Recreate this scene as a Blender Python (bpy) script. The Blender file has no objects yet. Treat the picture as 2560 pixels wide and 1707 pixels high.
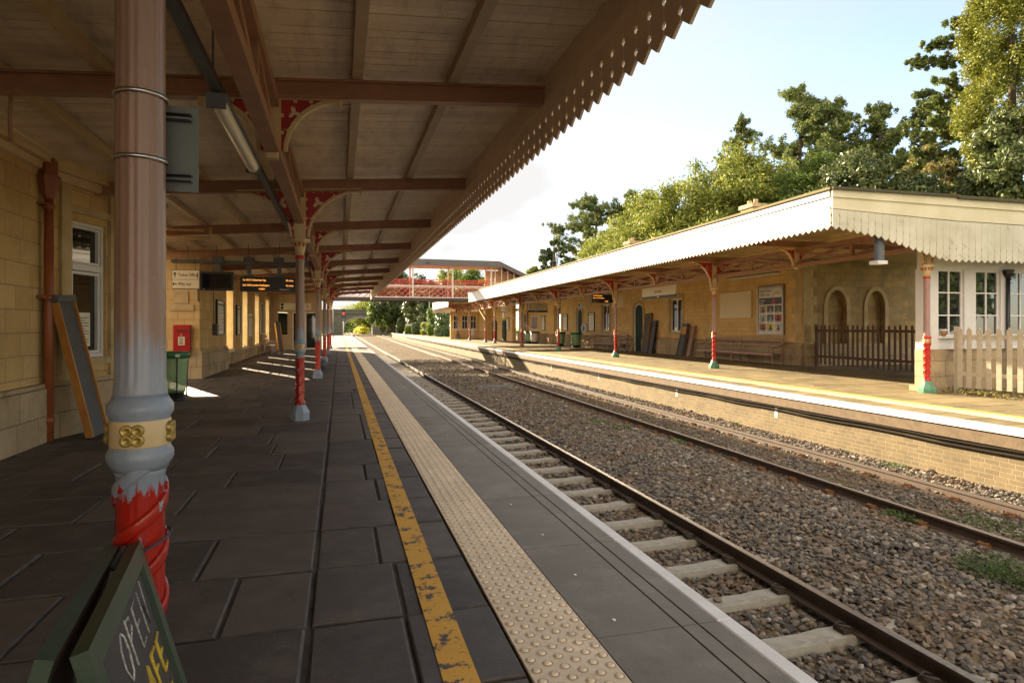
import bpy, math, random
import numpy as np
from mathutils import Vector, Matrix
R = math.radians
sc = bpy.context.scene
C = sc.collection
random.seed(7)

# ------------------------------------------------------------------ camera, sky, sun, exposure
EYE = 1.51
cam = bpy.data.objects.new('camera', bpy.data.cameras.new('camera'))
C.objects.link(cam); sc.camera = cam
cam.location = (0, 0, EYE)
cam.rotation_euler = (R(90), 0, R(-15.48))
cam.data.sensor_width = 36; cam.data.lens = 36 * 1556 / 2560
cam.data.shift_y = -36.5 / 2560
cam.data.clip_start = 0.05; cam.data.clip_end = 3000

SUN_AZ, SUN_EL = 24.0, 18.4          # degrees to the left of the track direction, elevation
w = bpy.data.worlds.new('World'); sc.world = w; w.use_nodes = True
nt = w.node_tree; nt.nodes.clear()
wo = nt.nodes.new('ShaderNodeOutputWorld'); bg = nt.nodes.new('ShaderNodeBackground')
sky = nt.nodes.new('ShaderNodeTexSky'); sky.sky_type = 'NISHITA'; sky.sun_disc = False
sky.sun_elevation = R(SUN_EL); sky.sun_rotation = R(-SUN_AZ)
sky.altitude = 100; sky.air_density = 0.75; sky.dust_density = 0.4; sky.ozone_density = 1.6
tc = nt.nodes.new('ShaderNodeTexCoord')
mp = nt.nodes.new('ShaderNodeMapping'); mp.inputs['Scale'].default_value = (1.0, 1.0, 2.6)
mp.inputs['Location'].default_value = (0.35, 0.1, 0.0)
no = nt.nodes.new('ShaderNodeTexNoise'); no.inputs['Scale'].default_value = 1.5; no.inputs['Detail'].default_value = 7
no.inputs['Roughness'].default_value = 0.55
sx = nt.nodes.new('ShaderNodeSeparateXYZ')
ma = nt.nodes.new('ShaderNodeMath'); ma.operation = 'MULTIPLY_ADD'; ma.inputs[1].default_value = -0.42
ramp = nt.nodes.new('ShaderNodeValToRGB')
ramp.color_ramp.elements[0].position = 0.0; ramp.color_ramp.elements[1].position = 0.50
mx = nt.nodes.new('ShaderNodeMixRGB'); mx.inputs['Color2'].default_value = (1.6, 1.55, 1.5, 1)
L = nt.links.new
L(tc.outputs['Generated'], mp.inputs['Vector']); L(mp.outputs['Vector'], no.inputs['Vector'])
L(tc.outputs['Generated'], sx.inputs[0]); L(sx.outputs['X'], ma.inputs[0]); L(no.outputs['Fac'], ma.inputs[2])
L(ma.outputs[0], ramp.inputs['Fac']); L(ramp.outputs['Color'], mx.inputs['Fac'])
mr_ = nt.nodes.new('ShaderNodeMapRange'); mr_.inputs[1].default_value = .15; mr_.inputs[2].default_value = -.5; mr_.inputs[3].default_value = 0.0; mr_.inputs[4].default_value = 1.0
cm = nt.nodes.new('ShaderNodeMixRGB'); cm.inputs[1].default_value = (1.62, 1.78, 2.02, 1); cm.inputs[2].default_value = (5.6, 5.2, 4.8, 1)   # added bright cloud behind the camera, fill for the shaded platforms
L(sx.outputs['Y'], mr_.inputs[0]); L(mr_.outputs[0], cm.inputs[0]); L(cm.outputs[0], mx.inputs['Color2'])
L(sky.outputs['Color'], mx.inputs['Color1']); L(mx.outputs['Color'], bg.inputs['Color'])
bg.inputs['Strength'].default_value = 0.050
L(bg.outputs[0], wo.inputs[0])

sl = bpy.data.lights.new('sun', 'SUN'); so = bpy.data.objects.new('sun', sl); C.objects.link(so)
sl.energy = 2.25; sl.angle = R(0.5); sl.color = (1.0, 0.88, 0.68)
sd = Vector((-math.sin(R(SUN_AZ)) * math.cos(R(SUN_EL)), math.cos(R(SUN_AZ)) * math.cos(R(SUN_EL)), math.sin(R(SUN_EL))))
so.rotation_euler = (-sd).to_track_quat('-Z', 'Y').to_euler()
vs = sc.view_settings
vs.view_transform = 'Standard'; vs.look = 'None'; vs.gamma = 1; vs.use_curve_mapping = False
vs.exposure = 3.4
vs.use_white_balance = True; vs.white_balance_temperature = 7700; vs.white_balance_tint = 12
sc.cycles.max_bounces = 10; sc.cycles.diffuse_bounces = 6; sc.cycles.transparent_max_bounces = 24

# ------------------------------------------------------------------ helpers
FR = 1; TOPS = []
UNIT = Matrix.Identity(4)

def tag(o, label=None, cat=None, group=None, kind=None):
    if label: o['label'] = label
    if cat: o['category'] = cat
    if group: o['group'] = group
    if kind: o['kind'] = kind
    return o

def thing(name, label, cat, loc=(0, 0, 0), rz=0.0, group=None):
    o = bpy.data.objects.new(name, None); C.objects.link(o)
    o.location = loc; o.rotation_euler = (0, 0, rz); o.empty_display_size = 0.1
    tag(o, label, cat, group); TOPS.append((o, FR)); return o

class MB:
    def __init__(s): s.v = []; s.f = []; s.m = []; s.sm = []
    def add(s, vs, fs, mi=0, sm=False):
        b = len(s.v); s.v.extend([tuple(p) for p in vs])
        for f in fs: s.f.append(tuple(b + i for i in f)); s.m.append(mi); s.sm.append(sm)
        return s
    def box(s, x0, x1, y0, y1, z0, z1, mi=0):
        v = [(x0, y0, z0), (x1, y0, z0), (x1, y1, z0), (x0, y1, z0), (x0, y0, z1), (x1, y0, z1), (x1, y1, z1), (x0, y1, z1)]
        return s.add(v, [(0, 3, 2, 1), (4, 5, 6, 7), (0, 1, 5, 4), (1, 2, 6, 5), (2, 3, 7, 6), (3, 0, 4, 7)], mi)
    def cbox(s, c, d, mi=0, bev=0.0):
        x, y, z = c; a, b, e = d[0] / 2, d[1] / 2, d[2] / 2
        if not bev: return s.box(x - a, x + a, y - b, y + b, z - e, z + e, mi)
        return s.bevbox(x - a, x + a, y - b, y + b, z - e, z + e, bev, mi)
    def bevbox(s, x0, x1, y0, y1, z0, z1, b, mi=0, tilt=(0, 0), emi=None):
        # box with a chamfered top rim
        tx, ty = tilt
        def zt(x, y): return z1 + (x - (x0 + x1) / 2) * tx + (y - (y0 + y1) / 2) * ty
        r0 = [(x0, y0), (x1, y0), (x1, y1), (x0, y1)]; r1 = [(x0 + b, y0 + b), (x1 - b, y0 + b), (x1 - b, y1 - b), (x0 + b, y1 - b)]
        v = [(x, y, z0) for x, y in r0] + [(x, y, zt(x, y) - b * .8) for x, y in r0] + [(x, y, zt(x, y)) for x, y in r1]
        f = [(8, 9, 10, 11), (0, 3, 2, 1)]
        for i in range(4):
            j = (i + 1) % 4
            f += [(i, j, 4 + j, 4 + i), (4 + i, 4 + j, 8 + j, 8 + i)]
        s.add(v, f, mi)
        if emi is not None:
            for k in range(8): s.m[-1 - k] = emi
        return s
    def bar(s, p, q, w, h, mi=0, up=(0, 0, 1)):
        p = Vector(p); q = Vector(q); d = (q - p).normalized(); u = Vector(up)
        if abs(d.dot(u)) > .98: u = Vector((0, 1, 0))
        r = d.cross(u).normalized(); u = r.cross(d).normalized()
        v = []
        for c in (p, q):
            for a, b in ((-1, -1), (1, -1), (1, 1), (-1, 1)): v.append(c + r * (a * w / 2) + u * (b * h / 2))
        return s.add(v, [(0, 1, 2, 3), (7, 6, 5, 4), (0, 4, 5, 1), (1, 5, 6, 2), (2, 6, 7, 3), (3, 7, 4, 0)], mi)
    def tube(s, pts, r, n=8, mi=0, close=False, rr=None):
        pts = [Vector(p) for p in pts]; N = len(pts); v = []
        for i, p in enumerate(pts):
            a = pts[i - 1] if (i or close) else p; b = pts[(i + 1) % N] if (i < N - 1 or close) else p
            d = (b - a).normalized(); u = Vector((0, 0, 1)) if abs(d.z) < .9 else Vector((1, 0, 0))
            e = d.cross(u).normalized(); g = e.cross(d).normalized(); q = rr[i] if rr else r
            for k in range(n):
                t = 2 * math.pi * k / n; v.append(p + e * (q * math.cos(t)) + g * (q * math.sin(t)))
        f = []
        for i in range(N if close else N - 1):
            j = (i + 1) % N
            for k in range(n): f.append((i * n + k, i * n + (k + 1) % n, j * n + (k + 1) % n, j * n + k))
        if not close: f += [tuple(range(n))[::-1], tuple((N - 1) * n + k for k in range(n))]
        return s.add(v, f, mi, True)
    def lathe(s, prof, n=32, cx=0, cy=0, mi=0, flute=0, sm=True, caps=True):
        v = []
        for z, r, *fl in prof:
            for k in range(n):
                t = 2 * math.pi * (k + .5) / n
                q = r * (1 - (fl[0] if fl else 0) * abs(math.cos(flute * t))) if flute else r
                v.append((cx + q * math.cos(t), cy + q * math.sin(t), z))
        f = []; N = len(prof)
        for i in range(N - 1):
            for k in range(n): f.append((i * n + k, i * n + (k + 1) % n, (i + 1) * n + (k + 1) % n, (i + 1) * n + k))
        if caps: f += [tuple(range(n))[::-1], tuple((N - 1) * n + k for k in range(n))]
        return s.add(v, f, mi, sm)
    def prism(s, poly, ax, t0, t1, mi=0):
        # poly in the plane across axis ax ('x': (y,z), 'y': (x,z), 'z': (x,y)), swept from t0 to t1
        def pt(a, b, t): return {'x': (t, a, b), 'y': (a, t, b), 'z': (a, b, t)}[ax]
        n = len(poly); v = [pt(a, b, t0) for a, b in poly] + [pt(a, b, t1) for a, b in poly]
        f = [tuple(range(n))[::-1], tuple(range(n, 2 * n))] + [(i, (i + 1) % n, n + (i + 1) % n, n + i) for i in range(n)]
        return s.add(v, f, mi)
    def wall(s, ax, c0, c1, a0, a1, z0, z1, ops=(), mi=0):
        # wall slab with rectangular openings (a,b,zlo,zhi); ax 'x' = plane x, runs along y
        xs = sorted({a0, a1, *[min(max(o[0], a0), a1) for o in ops], *[min(max(o[1], a0), a1) for o in ops]})
        for p, q in zip(xs, xs[1:]):
            if q - p < 1e-6: continue
            m = (p + q) / 2; cuts = sorted((o[2], o[3]) for o in ops if o[0] < m < o[1]); z = z0
            for lo, hi in cuts + [(z1, z1)]:
                if lo - z > 1e-6:
                    if ax == 'x': s.box(c0, c1, p, q, z, lo, mi)
                    else: s.box(p, q, c0, c1, z, lo, mi)
                z = max(z, hi)
        return s
    def build(s, name, mats, parent=None, world=True, smooth=False):
        me = bpy.data.meshes.new(name)
        V = s.v
        if parent is not None and world:
            l = parent.location; V = [(x - l[0], y - l[1], z - l[2]) for x, y, z in V]
        me.from_pydata(V, [], s.f)
        if not isinstance(mats, (list, tuple)): mats = [mats]
        for m in mats: me.materials.append(m)
        me.polygons.foreach_set('material_index', s.m)
        me.polygons.foreach_set('use_smooth', [smooth or b for b in s.sm])
        me.update()
        # box-projected uv in metres
        n = len(me.loops); co = np.empty(len(me.vertices) * 3, np.float32); me.vertices.foreach_get('co', co); co = co.reshape(-1, 3)
        if parent is not None and world: co = co + np.array(parent.location, np.float32)
        li = np.empty(n, np.int32); me.loops.foreach_get('vertex_index', li)
        nr = np.empty(len(me.polygons) * 3, np.float32); me.polygons.foreach_get('normal', nr); nr = np.abs(nr.reshape(-1, 3))
        lt = np.empty(len(me.polygons), np.int32); me.polygons.foreach_get('loop_total', lt)
        ax = np.repeat(nr.argmax(1), lt); P = co[li]
        uv = np.where((ax == 0)[:, None], P[:, [1, 2]], np.where((ax == 1)[:, None], P[:, [0, 2]], P[:, [0, 1]]))
        me.uv_layers.new(name='UVMap').data.foreach_set('uv', uv.astype(np.float32).ravel())
        o = bpy.data.objects.new(name, me); C.objects.link(o)
        if parent is not None: o.parent = parent
        else: TOPS.append((o, FR))
        return o

def raw_mesh(name, V, F, mat, parent=None, smooth=False):
    """numpy arrays: V (n,3), F (m,k)"""
    me = bpy.data.meshes.new(name); k = F.shape[1]
    me.vertices.add(len(V)); me.vertices.foreach_set('co', V.astype(np.float32).ravel())
    me.loops.add(F.size); me.loops.foreach_set('vertex_index', F.astype(np.int32).ravel())
    me.polygons.add(len(F)); me.polygons.foreach_set('loop_start', np.arange(0, F.size, k, dtype=np.int32))
    me.update(calc_edges=True); me.materials.append(mat)
    me.polygons.foreach_set('use_smooth', np.full(len(F), smooth))
    o = bpy.data.objects.new(name, me); C.objects.link(o)
    if parent is not None: o.parent = parent
    else: TOPS.append((o, FR))
    return o

def kids(o): return [c for c in bpy.data.objects if c.parent == o]
def copy_tree(o, parent=None, label=None, group=None):
    c = o.copy(); C.objects.link(c)
    if parent is not None: c.parent = parent
    else: TOPS.append((c, FR))
    if label: c['label'] = label
    if group: c['group'] = group
    for k in list(o.children): copy_tree(k, c)
    return c

def plate(name, polys, t, mat, parent=None, map2=None):
    """flat plate with holes cut from 2-D outlines, thickness t; map2(x,y,t)->xyz"""
    cu = bpy.data.curves.new(name, 'CURVE'); cu.dimensions = '2D'; cu.fill_mode = 'BOTH'; cu.extrude = t / 2
    for p in polys:
        s = cu.splines.new('POLY'); s.points.add(len(p) - 1); s.use_cyclic_u = True
        for i, (a, b) in enumerate(p): s.points[i].co = (a, b, 0, 1)
    o = bpy.data.objects.new(name, cu); C.objects.link(o)
    bpy.context.view_layer.update()
    me = bpy.data.meshes.new_from_object(o.evaluated_get(bpy.context.evaluated_depsgraph_get()))
    bpy.data.objects.remove(o); bpy.data.curves.remove(cu)
    for v in me.vertices: v.co = map2(*v.co)
    me.materials.clear(); me.materials.append(mat); me.name = name
    o = bpy.data.objects.new(name, me); C.objects.link(o)
    if parent is not None: o.parent = parent
    return o

def lettering(body, size, loc, rot, mat, parent, align='CENTER', name='lettering', sx=1.0, shear=0):
    cu = bpy.data.curves.new(name, 'FONT'); cu.body = body; cu.size = size; cu.extrude = 0.0015
    cu.align_x = align; cu.align_y = 'CENTER'; cu.shear = shear; cu.resolution_u = 3
    cu.materials.append(mat)
    o = bpy.data.objects.new(name, cu); C.objects.link(o); bpy.context.view_layer.update()
    me = bpy.data.meshes.new_from_object(o.evaluated_get(bpy.context.evaluated_depsgraph_get())); bpy.data.objects.remove(o); bpy.data.curves.remove(cu)
    me.name = name; o = bpy.data.objects.new(name, me); C.objects.link(o); o.parent = parent
    o.location = loc; o.rotation_euler = rot; o.scale = (sx, 1, 1)
    return o

# ------------------------------------------------------------------ materials
def srgb(r, g, b):
    f = lambda c: (c / 255 / 12.92) if c / 255 <= .04045 else ((c / 255 + .055) / 1.055) ** 2.4
    return (f(r), f(g), f(b))

class M:
    def __init__(s, name, rough=.6, metal=0.0, spec=.5):
        s.m = bpy.data.materials.new(name); s.m.use_nodes = True; s.t = s.m.node_tree
        s.b = s.t.nodes['Principled BSDF']; s.o = s.t.nodes['Material Output']
        s.b.inputs['Roughness'].default_value = rough; s.b.inputs['Metallic'].default_value = metal
        s.b.inputs['Specular IOR Level'].default_value = spec
        s._tc = None
    def tc(s, k='Object'):
        if not s._tc: s._tc = s.t.nodes.new('ShaderNodeTexCoord')
        return s._tc.outputs[k]
    def n(s, ty, links=(), **kw):
        n = s.t.nodes.new('ShaderNode' + ty)
        for k, v in kw.items():
            k2 = k.replace('_', ' ')
            if k2 in n.inputs: n.inputs[k2].default_value = v
            else: setattr(n, k, v)
        for k, v in links: s.t.links.new(v, n.inputs[k])
        return n
    def noise(s, scale, co='Object', detail=5, rough=.6, stretch=None, vec=None):
        v = vec or s.tc(co)
        if stretch:
            v = s.n('Mapping', [('Vector', v)]).outputs[0]; v.node.inputs['Scale'].default_value = stretch
        return s.n('TexNoise', [('Vector', v)], Scale=scale, Detail=detail, Roughness=rough).outputs['Fac']
    def step(s, v, lo, hi):
        n = s.n('MapRange', [('Value', v)]); n.inputs[1].default_value = lo; n.inputs[2].default_value = hi
        n.interpolation_type = 'SMOOTHSTEP'; return n.outputs[0]
    def mix(s, f, a, b, mode='MIX'):
        n = s.n('MixRGB'); n.blend_type = mode
        for i, v in ((0, f), (1, a), (2, b)):
            if isinstance(v, (int, float)): n.inputs[i].default_value = v
            elif isinstance(v, tuple): n.inputs[i].default_value = (*v[:3], 1)
            else: s.t.links.new(v, n.inputs[i])
        return n.outputs[0]
    def math(s, op, a, b=0.0):
        n = s.n('Math'); n.operation = op
        for i, v in ((0, a), (1, b)):
            if isinstance(v, (int, float)): n.inputs[i].default_value = v
            else: s.t.links.new(v, n.inputs[i])
        return n.outputs[0]
    def island(s): return s.n('NewGeometry').outputs['Random Per Island']
    def ramp(s, f, stops):
        n = s.n('ValToRGB', [('Fac', f)]); e = n.color_ramp.elements
        while len(e) < len(stops): e.new(.5)
        for i, (p, c) in enumerate(stops): e[i].position = p; e[i].color = (*c, 1)
        return n.outputs[0]
    def col(s, c):
        if isinstance(c, tuple): s.b.inputs['Base Color'].default_value = (*c, 1)
        else: s.t.links.new(c, s.b.inputs['Base Color'])
        return s
    def bump(s, h, strength=.3, dist=.01):
        n = s.n('Bump', [('Height', h)], Strength=strength, Distance=dist); s.t.links.new(n.outputs[0], s.b.inputs['Normal']); return s
    def rough(s, v): s.t.links.new(v, s.b.inputs['Roughness']); return s

def sub(c, k): return tuple(x * k for x in c)
def mat(name, c1, c2=None, scale=6, rough=.6, bump=0.0, bscale=40, metal=0, spec=.5, dirt=None, co='Object', tint=0):
    m = M(name, rough, metal, spec); c2 = c2 or sub(c1, .75)
    f = m.step(m.noise(scale, co), .3, .7); c = m.mix(f, c1, c2)
    if tint:
        r = m.island(); c = m.mix(m.math('MULTIPLY', r, tint), c, sub(c2, .35))
    if dirt:
        dc, ds, lo, hi = dirt; c = m.mix(m.step(m.noise(ds, co, 8, .7), lo, hi), c, dc)
    m.col(c)
    if bump: m.bump(m.noise(bscale, co), bump)
    return m.m

def stone_mat(name, c1, c2, mortar, bw=.62, rh=.29, dirt=None):
    m = M(name, .85, spec=.2); uv = m.tc('UV')
    wob = m.n('TexNoise', [('Vector', uv)], Scale=.9, Detail=2).outputs['Color']
    v = m.n('VectorMath', [(0, uv)]); v.operation = 'ADD'
    sc_ = m.n('VectorMath', [(0, wob)]); sc_.operation = 'SCALE'; sc_.inputs['Scale'].default_value = .035
    m.t.links.new(sc_.outputs[0], v.inputs[1])
    b = m.n('TexBrick', [('Vector', v.outputs[0])], Scale=1, Brick_Width=bw, Row_Height=rh, Mortar_Size=.009, Mortar_Smooth=.3, Bias=0.0,
            Color1=(*c1, 1), Color2=(*c2, 1), Mortar=(*mortar, 1)); b.offset = .42; b.squash = .7; b.squash_frequency = 3
    c = m.mix(m.math('MULTIPLY', m.step(m.noise(1.3, 'UV', 4), .35, .7), .4), b.outputs['Color'], sub(c2, .62))
    c = m.mix(m.math('MULTIPLY', m.step(m.noise(9, 'UV', 8, .7), .5, .75), .35), c, sub(c1, 1.25))
    if dirt: c = m.mix(m.math('MULTIPLY', m.step(m.noise(1.7, 'UV', 9, .7), dirt[1], dirt[2]), dirt[3]), c, dirt[0])
    m.col(c)
    h = m.math('ADD', m.math('MULTIPLY', b.outputs['Fac'], -1.0), m.math('MULTIPLY', m.noise(22, 'UV', 6), .5))
    m.bump(h, .5, .012); return m.m

def leaf_mat(name, cols, trans=.42, rough=.55):
    cols = [tuple(min(.6, x * 1.7) for x in c) for c in cols]
    m = M(name, rough, spec=.3); r = m.island()
    c = m.ramp(r, [(i / (len(cols) - 1), k) for i, k in enumerate(cols)])
    c = m.mix(m.step(m.noise(.55, 'Object', 3), .35, .7), c, m.mix(.55, c, cols[0]))
    m.col(c)
    tr = m.n('BsdfTranslucent', [('Color', c)]); mixs = m.n('MixShader'); mixs.inputs[0].default_value = trans
    m.t.links.new(m.b.outputs[0], mixs.inputs[1]); m.t.links.new(tr.outputs[0], mixs.inputs[2])
    m.t.links.new(mixs.outputs[0], m.o.inputs[0]); return m.m

def emit_mat(name, c, st):
    m = M(name); m.b.inputs['Emission Color'].default_value = (*c, 1); m.b.inputs['Emission Strength'].default_value = st
    m.col(sub(c, .3)); return m.m

STONE = stone_mat('honey_stone', (.62, .43, .20), (.52, .345, .15), (.36, .25, .13), dirt=((.10, .08, .06), .55, .78, .35))
STONE_F = stone_mat('golden_stone', (.72, .50, .235), (.62, .41, .175), (.50, .35, .18), .42, .19, dirt=((.12, .09, .06), .55, .8, .3))
STONE_P = stone_mat('plinth_stone', (.47, .36, .22), (.38, .28, .17), (.2, .15, .1), .8, .36, dirt=((.06, .05, .04), .48, .72, .6))
STONE_G = stone_mat('weathered_stone', (.13, .125, .10), (.09, .088, .07), (.06, .055, .045), .6, .3, dirt=((.05, .055, .04), .45, .7, .75))
DRESS = mat('dressed_stone', (.52, .40, .23), (.43, .31, .16), 3, .85, .3, 30, spec=.2, dirt=((.2, .15, .09), 6, .6, .8))
REVEAL = mat('sunlit_tone_reveal', (.80, .68, .42), (.70, .56, .31), 3, .8, .15, 30, spec=.2)  # pale cream with the sunlit look of the jambs put into the colour
BROWN = mat('brown_paint', (.37, .19, .11), (.29, .145, .085), 5, .42, .1, 60, dirt=((.09, .05, .035), 14, .62, .8))
MAUVE = None
CREAM = mat('cream_paint', (.60, .46, .26), (.52, .38, .2), 6, .45, .08, 60, dirt=((.25, .17, .09), 16, .62, .85))
WHITE = mat('white_paint', (.66, .65, .63), (.60, .59, .56), 5, .45, .08, 50, dirt=((.45, .43, .36), 18, .66, .85))
WOODW = mat('weathered_white_board', (.58, .57, .47), (.47, .46, .35), 1.6, .6, .15, 40, dirt=((.16, .17, .09), 5, .56, .8))
RED = mat('red_paint', (.52, .022, .010), (.40, .016, .008), 8, .28, .1, 40, dirt=((.22, .012, .008), 20, .62, .8))
DRED = mat('dark_red_paint', (.36, .018, .012), (.26, .012, .010), 7, .4, .08, 40)
GREENB = mat('green_base_paint', (.08, .25, .15), (.11, .31, .2), 8, .35, .15, 50, dirt=((.28, .36, .33), 12, .62, .75))
GREYB = mat('pale_blue_grey_paint', (.24, .29, .36), (.20, .245, .30), 8, .35, .15, 50, dirt=((.22, .25, .28), 14, .62, .8))
GOLD = mat('gold_paint', (.42, .30, .09), (.30, .21, .06), 14, .35, .2, 60, metal=.5)
STEEL = mat('galvanised_steel', (.62, .62, .6), (.5, .5, .5), 20, .3, metal=1)
DGREY = mat('grey_metal', (.085, .095, .10), (.065, .072, .078), 5, .5, .05, 60)
BLACK = mat('black_plastic', (.014, .014, .016), (.01, .01, .011), 5, .4)
CABLE = mat('dull_cable', (.02, .018, .016), (.03, .026, .02), 5, .9, spec=.1)
GLASS = mat('window_glass', (.018, .022, .02), (.012, .015, .013), 2, .03, spec=1.0)
SCREEN = mat('dark_screen', (.012, .014, .02), (.01, .012, .016), 2, .12)
SIGNW = mat('sign_white', (.72, .68, .56), (.68, .63, .5), 2, .35)
INK = mat('sign_black', (.01, .01, .01), None, 2, .5)
SGREEN = mat('sign_green', (.012, .055, .045), None, 2, .4)
SBLUE = mat('sign_blue', (.012, .03, .085), None, 2, .4)
DOORG = mat('door_green', (.010, .045, .034), (.008, .034, .026), 3, .65, .05, spec=.2)
WOODO = mat('varnished_wood', (.42, .19, .045), (.33, .13, .03), 6, .45, .1)
RAMPG = mat('ramp_grey', (.105, .105, .105), (.085, .085, .088), 30, .8, .3, 300)
ORANGE = mat('orange_paint', (.62, .25, .03), None, 6, .45)
CONC = mat('sleeper_concrete', (.34, .32, .27), (.26, .24, .2), 9, .85, .4, 60, dirt=((.12, .09, .06), 7, .55, .75))
RUST = mat('rusty_rail', (.075, .044, .028), (.05, .031, .021), 9, .6, .3, 90)
SHINE = mat('polished_rail', (.42, .37, .32), (.32, .27, .23), 30, .28, metal=1)
BRICKW = stone_mat('platform_brick', (.215, .165, .098), (.15, .12, .075), (.26, .21, .14), .235, .078, dirt=((.10, .085, .06), .5, .75, .55))
BARK = mat('bark', (.075, .055, .04), (.045, .033, .025), 4, .9, .5, 12)
TWIG = mat('pale_twig', (.22, .16, .10), (.15, .11, .07), 4, .9)
PLAIN_GREY = mat('roof_felt', (.07, .065, .05), (.05, .048, .04), 2, .9, .4, 30, dirt=((.20, .18, .05), 1.2, .45, .6))
MOSS = mat('mossy_edge', (.14, .12, .055), (.17, .15, .05), 3, .9, .4, 30)
ASPH = mat('asphalt', (.16, .135, .10), (.12, .10, .075), 3, .9, .3, 90)
TERRA = mat('terracotta', (.40, .19, .07), None, 5, .7)
POSTRED = mat('postbox_red', (.38, .012, .014), (.32, .01, .012), 3, .35)
FENCEP = mat('grey_weathered_timber', (.58, .50, .38), (.46, .39, .28), 7, .85, .4, 30, dirt=((.2, .16, .11), 9, .58, .75), tint=.4)
FENCED = mat('dark_stained_timber', (.20, .115, .07), (.12, .07, .045), 5, .8, .3, 30, tint=.5)
WOODM = mat('mauve_painted_wood', (.36, .235, .18), (.30, .19, .15), 5, .5, .1, 40, dirt=((.38, .28, .22), 12, .6, .75))
WOODPALE = mat('pale_pink_wood', (.55, .42, .34), (.47, .36, .29), 5, .6, .1, 40)
FOOTR = mat('bridge_red', (.42, .03, .02), (.34, .024, .018), 3, .4, dirt=((.2, .05, .03), 6, .6, .8))
PINK = mat('bridge_soffit', (.66, .40, .26), (.6, .36, .23), 3, .6)
BGREY = mat('bridge_grey', (.50, .45, .40), (.42, .37, .33), 4, .5)
CORR = mat('corrugated_sheet', (.085, .075, .062), (.06, .052, .044), 2, .85, dirt=((.2, .17, .13), 5, .55, .75))
LENS = mat('light_diffuser', (.55, .50, .38), (.5, .45, .33), 30, .25)

def boards_mat(name, c1, c2, c3):
    m = M(name, .42, spec=.4); r = m.island()
    c = m.ramp(r, [(0, c1), (.5, c2), (1, c3)])
    c = m.mix(m.math('MULTIPLY', m.step(m.noise(2.2, 'Object', 8, .75, (3, .8, 1)), .42, .75), .55), c, sub(c3, .45))
    c = m.mix(m.math('MULTIPLY', m.step(m.noise(14, 'Object', 8, .8, (.8, 6, 1)), .55, .72), .6), c, sub(c3, .25))
    c = m.mix(m.math('MULTIPLY', m.step(m.noise(.7, 'Object', 3), .55, .75), .35), c, (.10, .075, .07))
    m.col(c); m.bump(m.noise(18, 'Object', 6, .7, (1, 8, 1)), .3, .006); return m.m
BOARDS = boards_mat('aged_ceiling_boards', (.86, .72, .54), (.80, .66, .48), (.72, .58, .42))
BOARDS_F = boards_mat('cream_ceiling_boards', (.62, .48, .28), (.58, .44, .25), (.50, .37, .20))

def paving_mat(name, c1, c2, c3, rough=.55):
    m = M(name, rough, spec=.45); r = m.island()
    c = m.ramp(r, [(0, c1), (.5, c2), (1, c3)])
    c = m.mix(m.math('MULTIPLY', m.step(m.noise(2.3, 'Object', 7, .7), .45, .72), .5), c, sub(c3, 1.5))
    c = m.mix(m.math('MULTIPLY', m.step(m.noise(5, 'Object', 7, .7), .55, .75), .6), c, sub(c1, .5))
    c = m.mix(m.math('MULTIPLY', m.step(m.noise(160, 'Object', 2), .66, .74), .5), c, (.3, .27, .22))
    m.col(c); m.rough(m.n('MapRange', [('Value', m.noise(4, 'Object', 6))]).outputs[0])
    mr = m.b.inputs['Roughness'].links[0].from_node; mr.inputs[3].default_value = rough - .15; mr.inputs[4].default_value = rough + .25
    m.bump(m.math('ADD', m.noise(60, 'Object', 6), m.math('MULTIPLY', m.noise(6, 'Object', 4), 1.5)), .3, .008); return m.m
PAVE = paving_mat('dark_stone_paving', (.058, .050, .045), (.082, .069, .060), (.125, .103, .084))
PAVE_E = mat('worn_paving_edge', (.115, .097, .082), (.07, .058, .05), 9, .8, .3, 40)
SLAB = paving_mat('grey_coping_slab', (.205, .187, .155), (.188, .171, .143), (.22, .198, .163), .7)
TACT = paving_mat('buff_tactile_slab', (.84, .68, .47), (.79, .63, .43), (.76, .61, .43), .65)
TACT_D = mat('dirt_ring', (.40, .29, .18), (.55, .42, .28), 30, .8)
PAVE_F = paving_mat('brown_block_paving', (.175, .135, .060), (.12, .09, .042), (.215, .165, .075), .85)

m = M('worn_yellow_paint', .6); n_ = m.noise(7, 'Object', 9, .75); n2 = m.noise(60, 'Object', 4, .7)
fac = m.math('MAXIMUM', m.step(n_, .54, .57), m.step(n2, .645, .67))
m.col(m.mix(fac, m.mix(m.noise(3), (.80, .42, .05), (.68, .34, .04)), (.085, .07, .06))); YELLOW = m.m
YELLOW_F = mat('bright_yellow_line', (.66, .52, .05), (.55, .42, .06), 6, .6, dirt=((.3, .22, .1), 9, .6, .75))
EDGEW = mat('white_edge_paint', (.76, .75, .73), (.66, .64, .61), 4, .6, .1, 60, dirt=((.32, .29, .24), 12, .62, .8))
GRASS = mat('grass', (.10, .15, .025), (.14, .17, .03), .7, .95, .5, 20)
EARTH = mat('earth', (.10, .075, .05), (.075, .055, .04), 2, .95, .4, 20)
m = M('ballast', .9, spec=.2); r_ = m.island()
c_ = m.ramp(r_, [(0, (.06, .056, .052)), (.35, (.12, .11, .10)), (.7, (.175, .15, .125)), (.93, (.22, .175, .13)), (1, (.36, .33, .29))])
m.col(m.mix(m.step(m.noise(1.1, 'Object', 4), .45, .7), c_, m.mix(.45, c_, (.17, .10, .055)))); m.bump(m.noise(60), .4); STONES = m.m
m = M('ballast_bed', .95, spec=.1)
vo = m.n('TexVoronoi', [('Vector', m.tc())], Scale=19.0)
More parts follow.
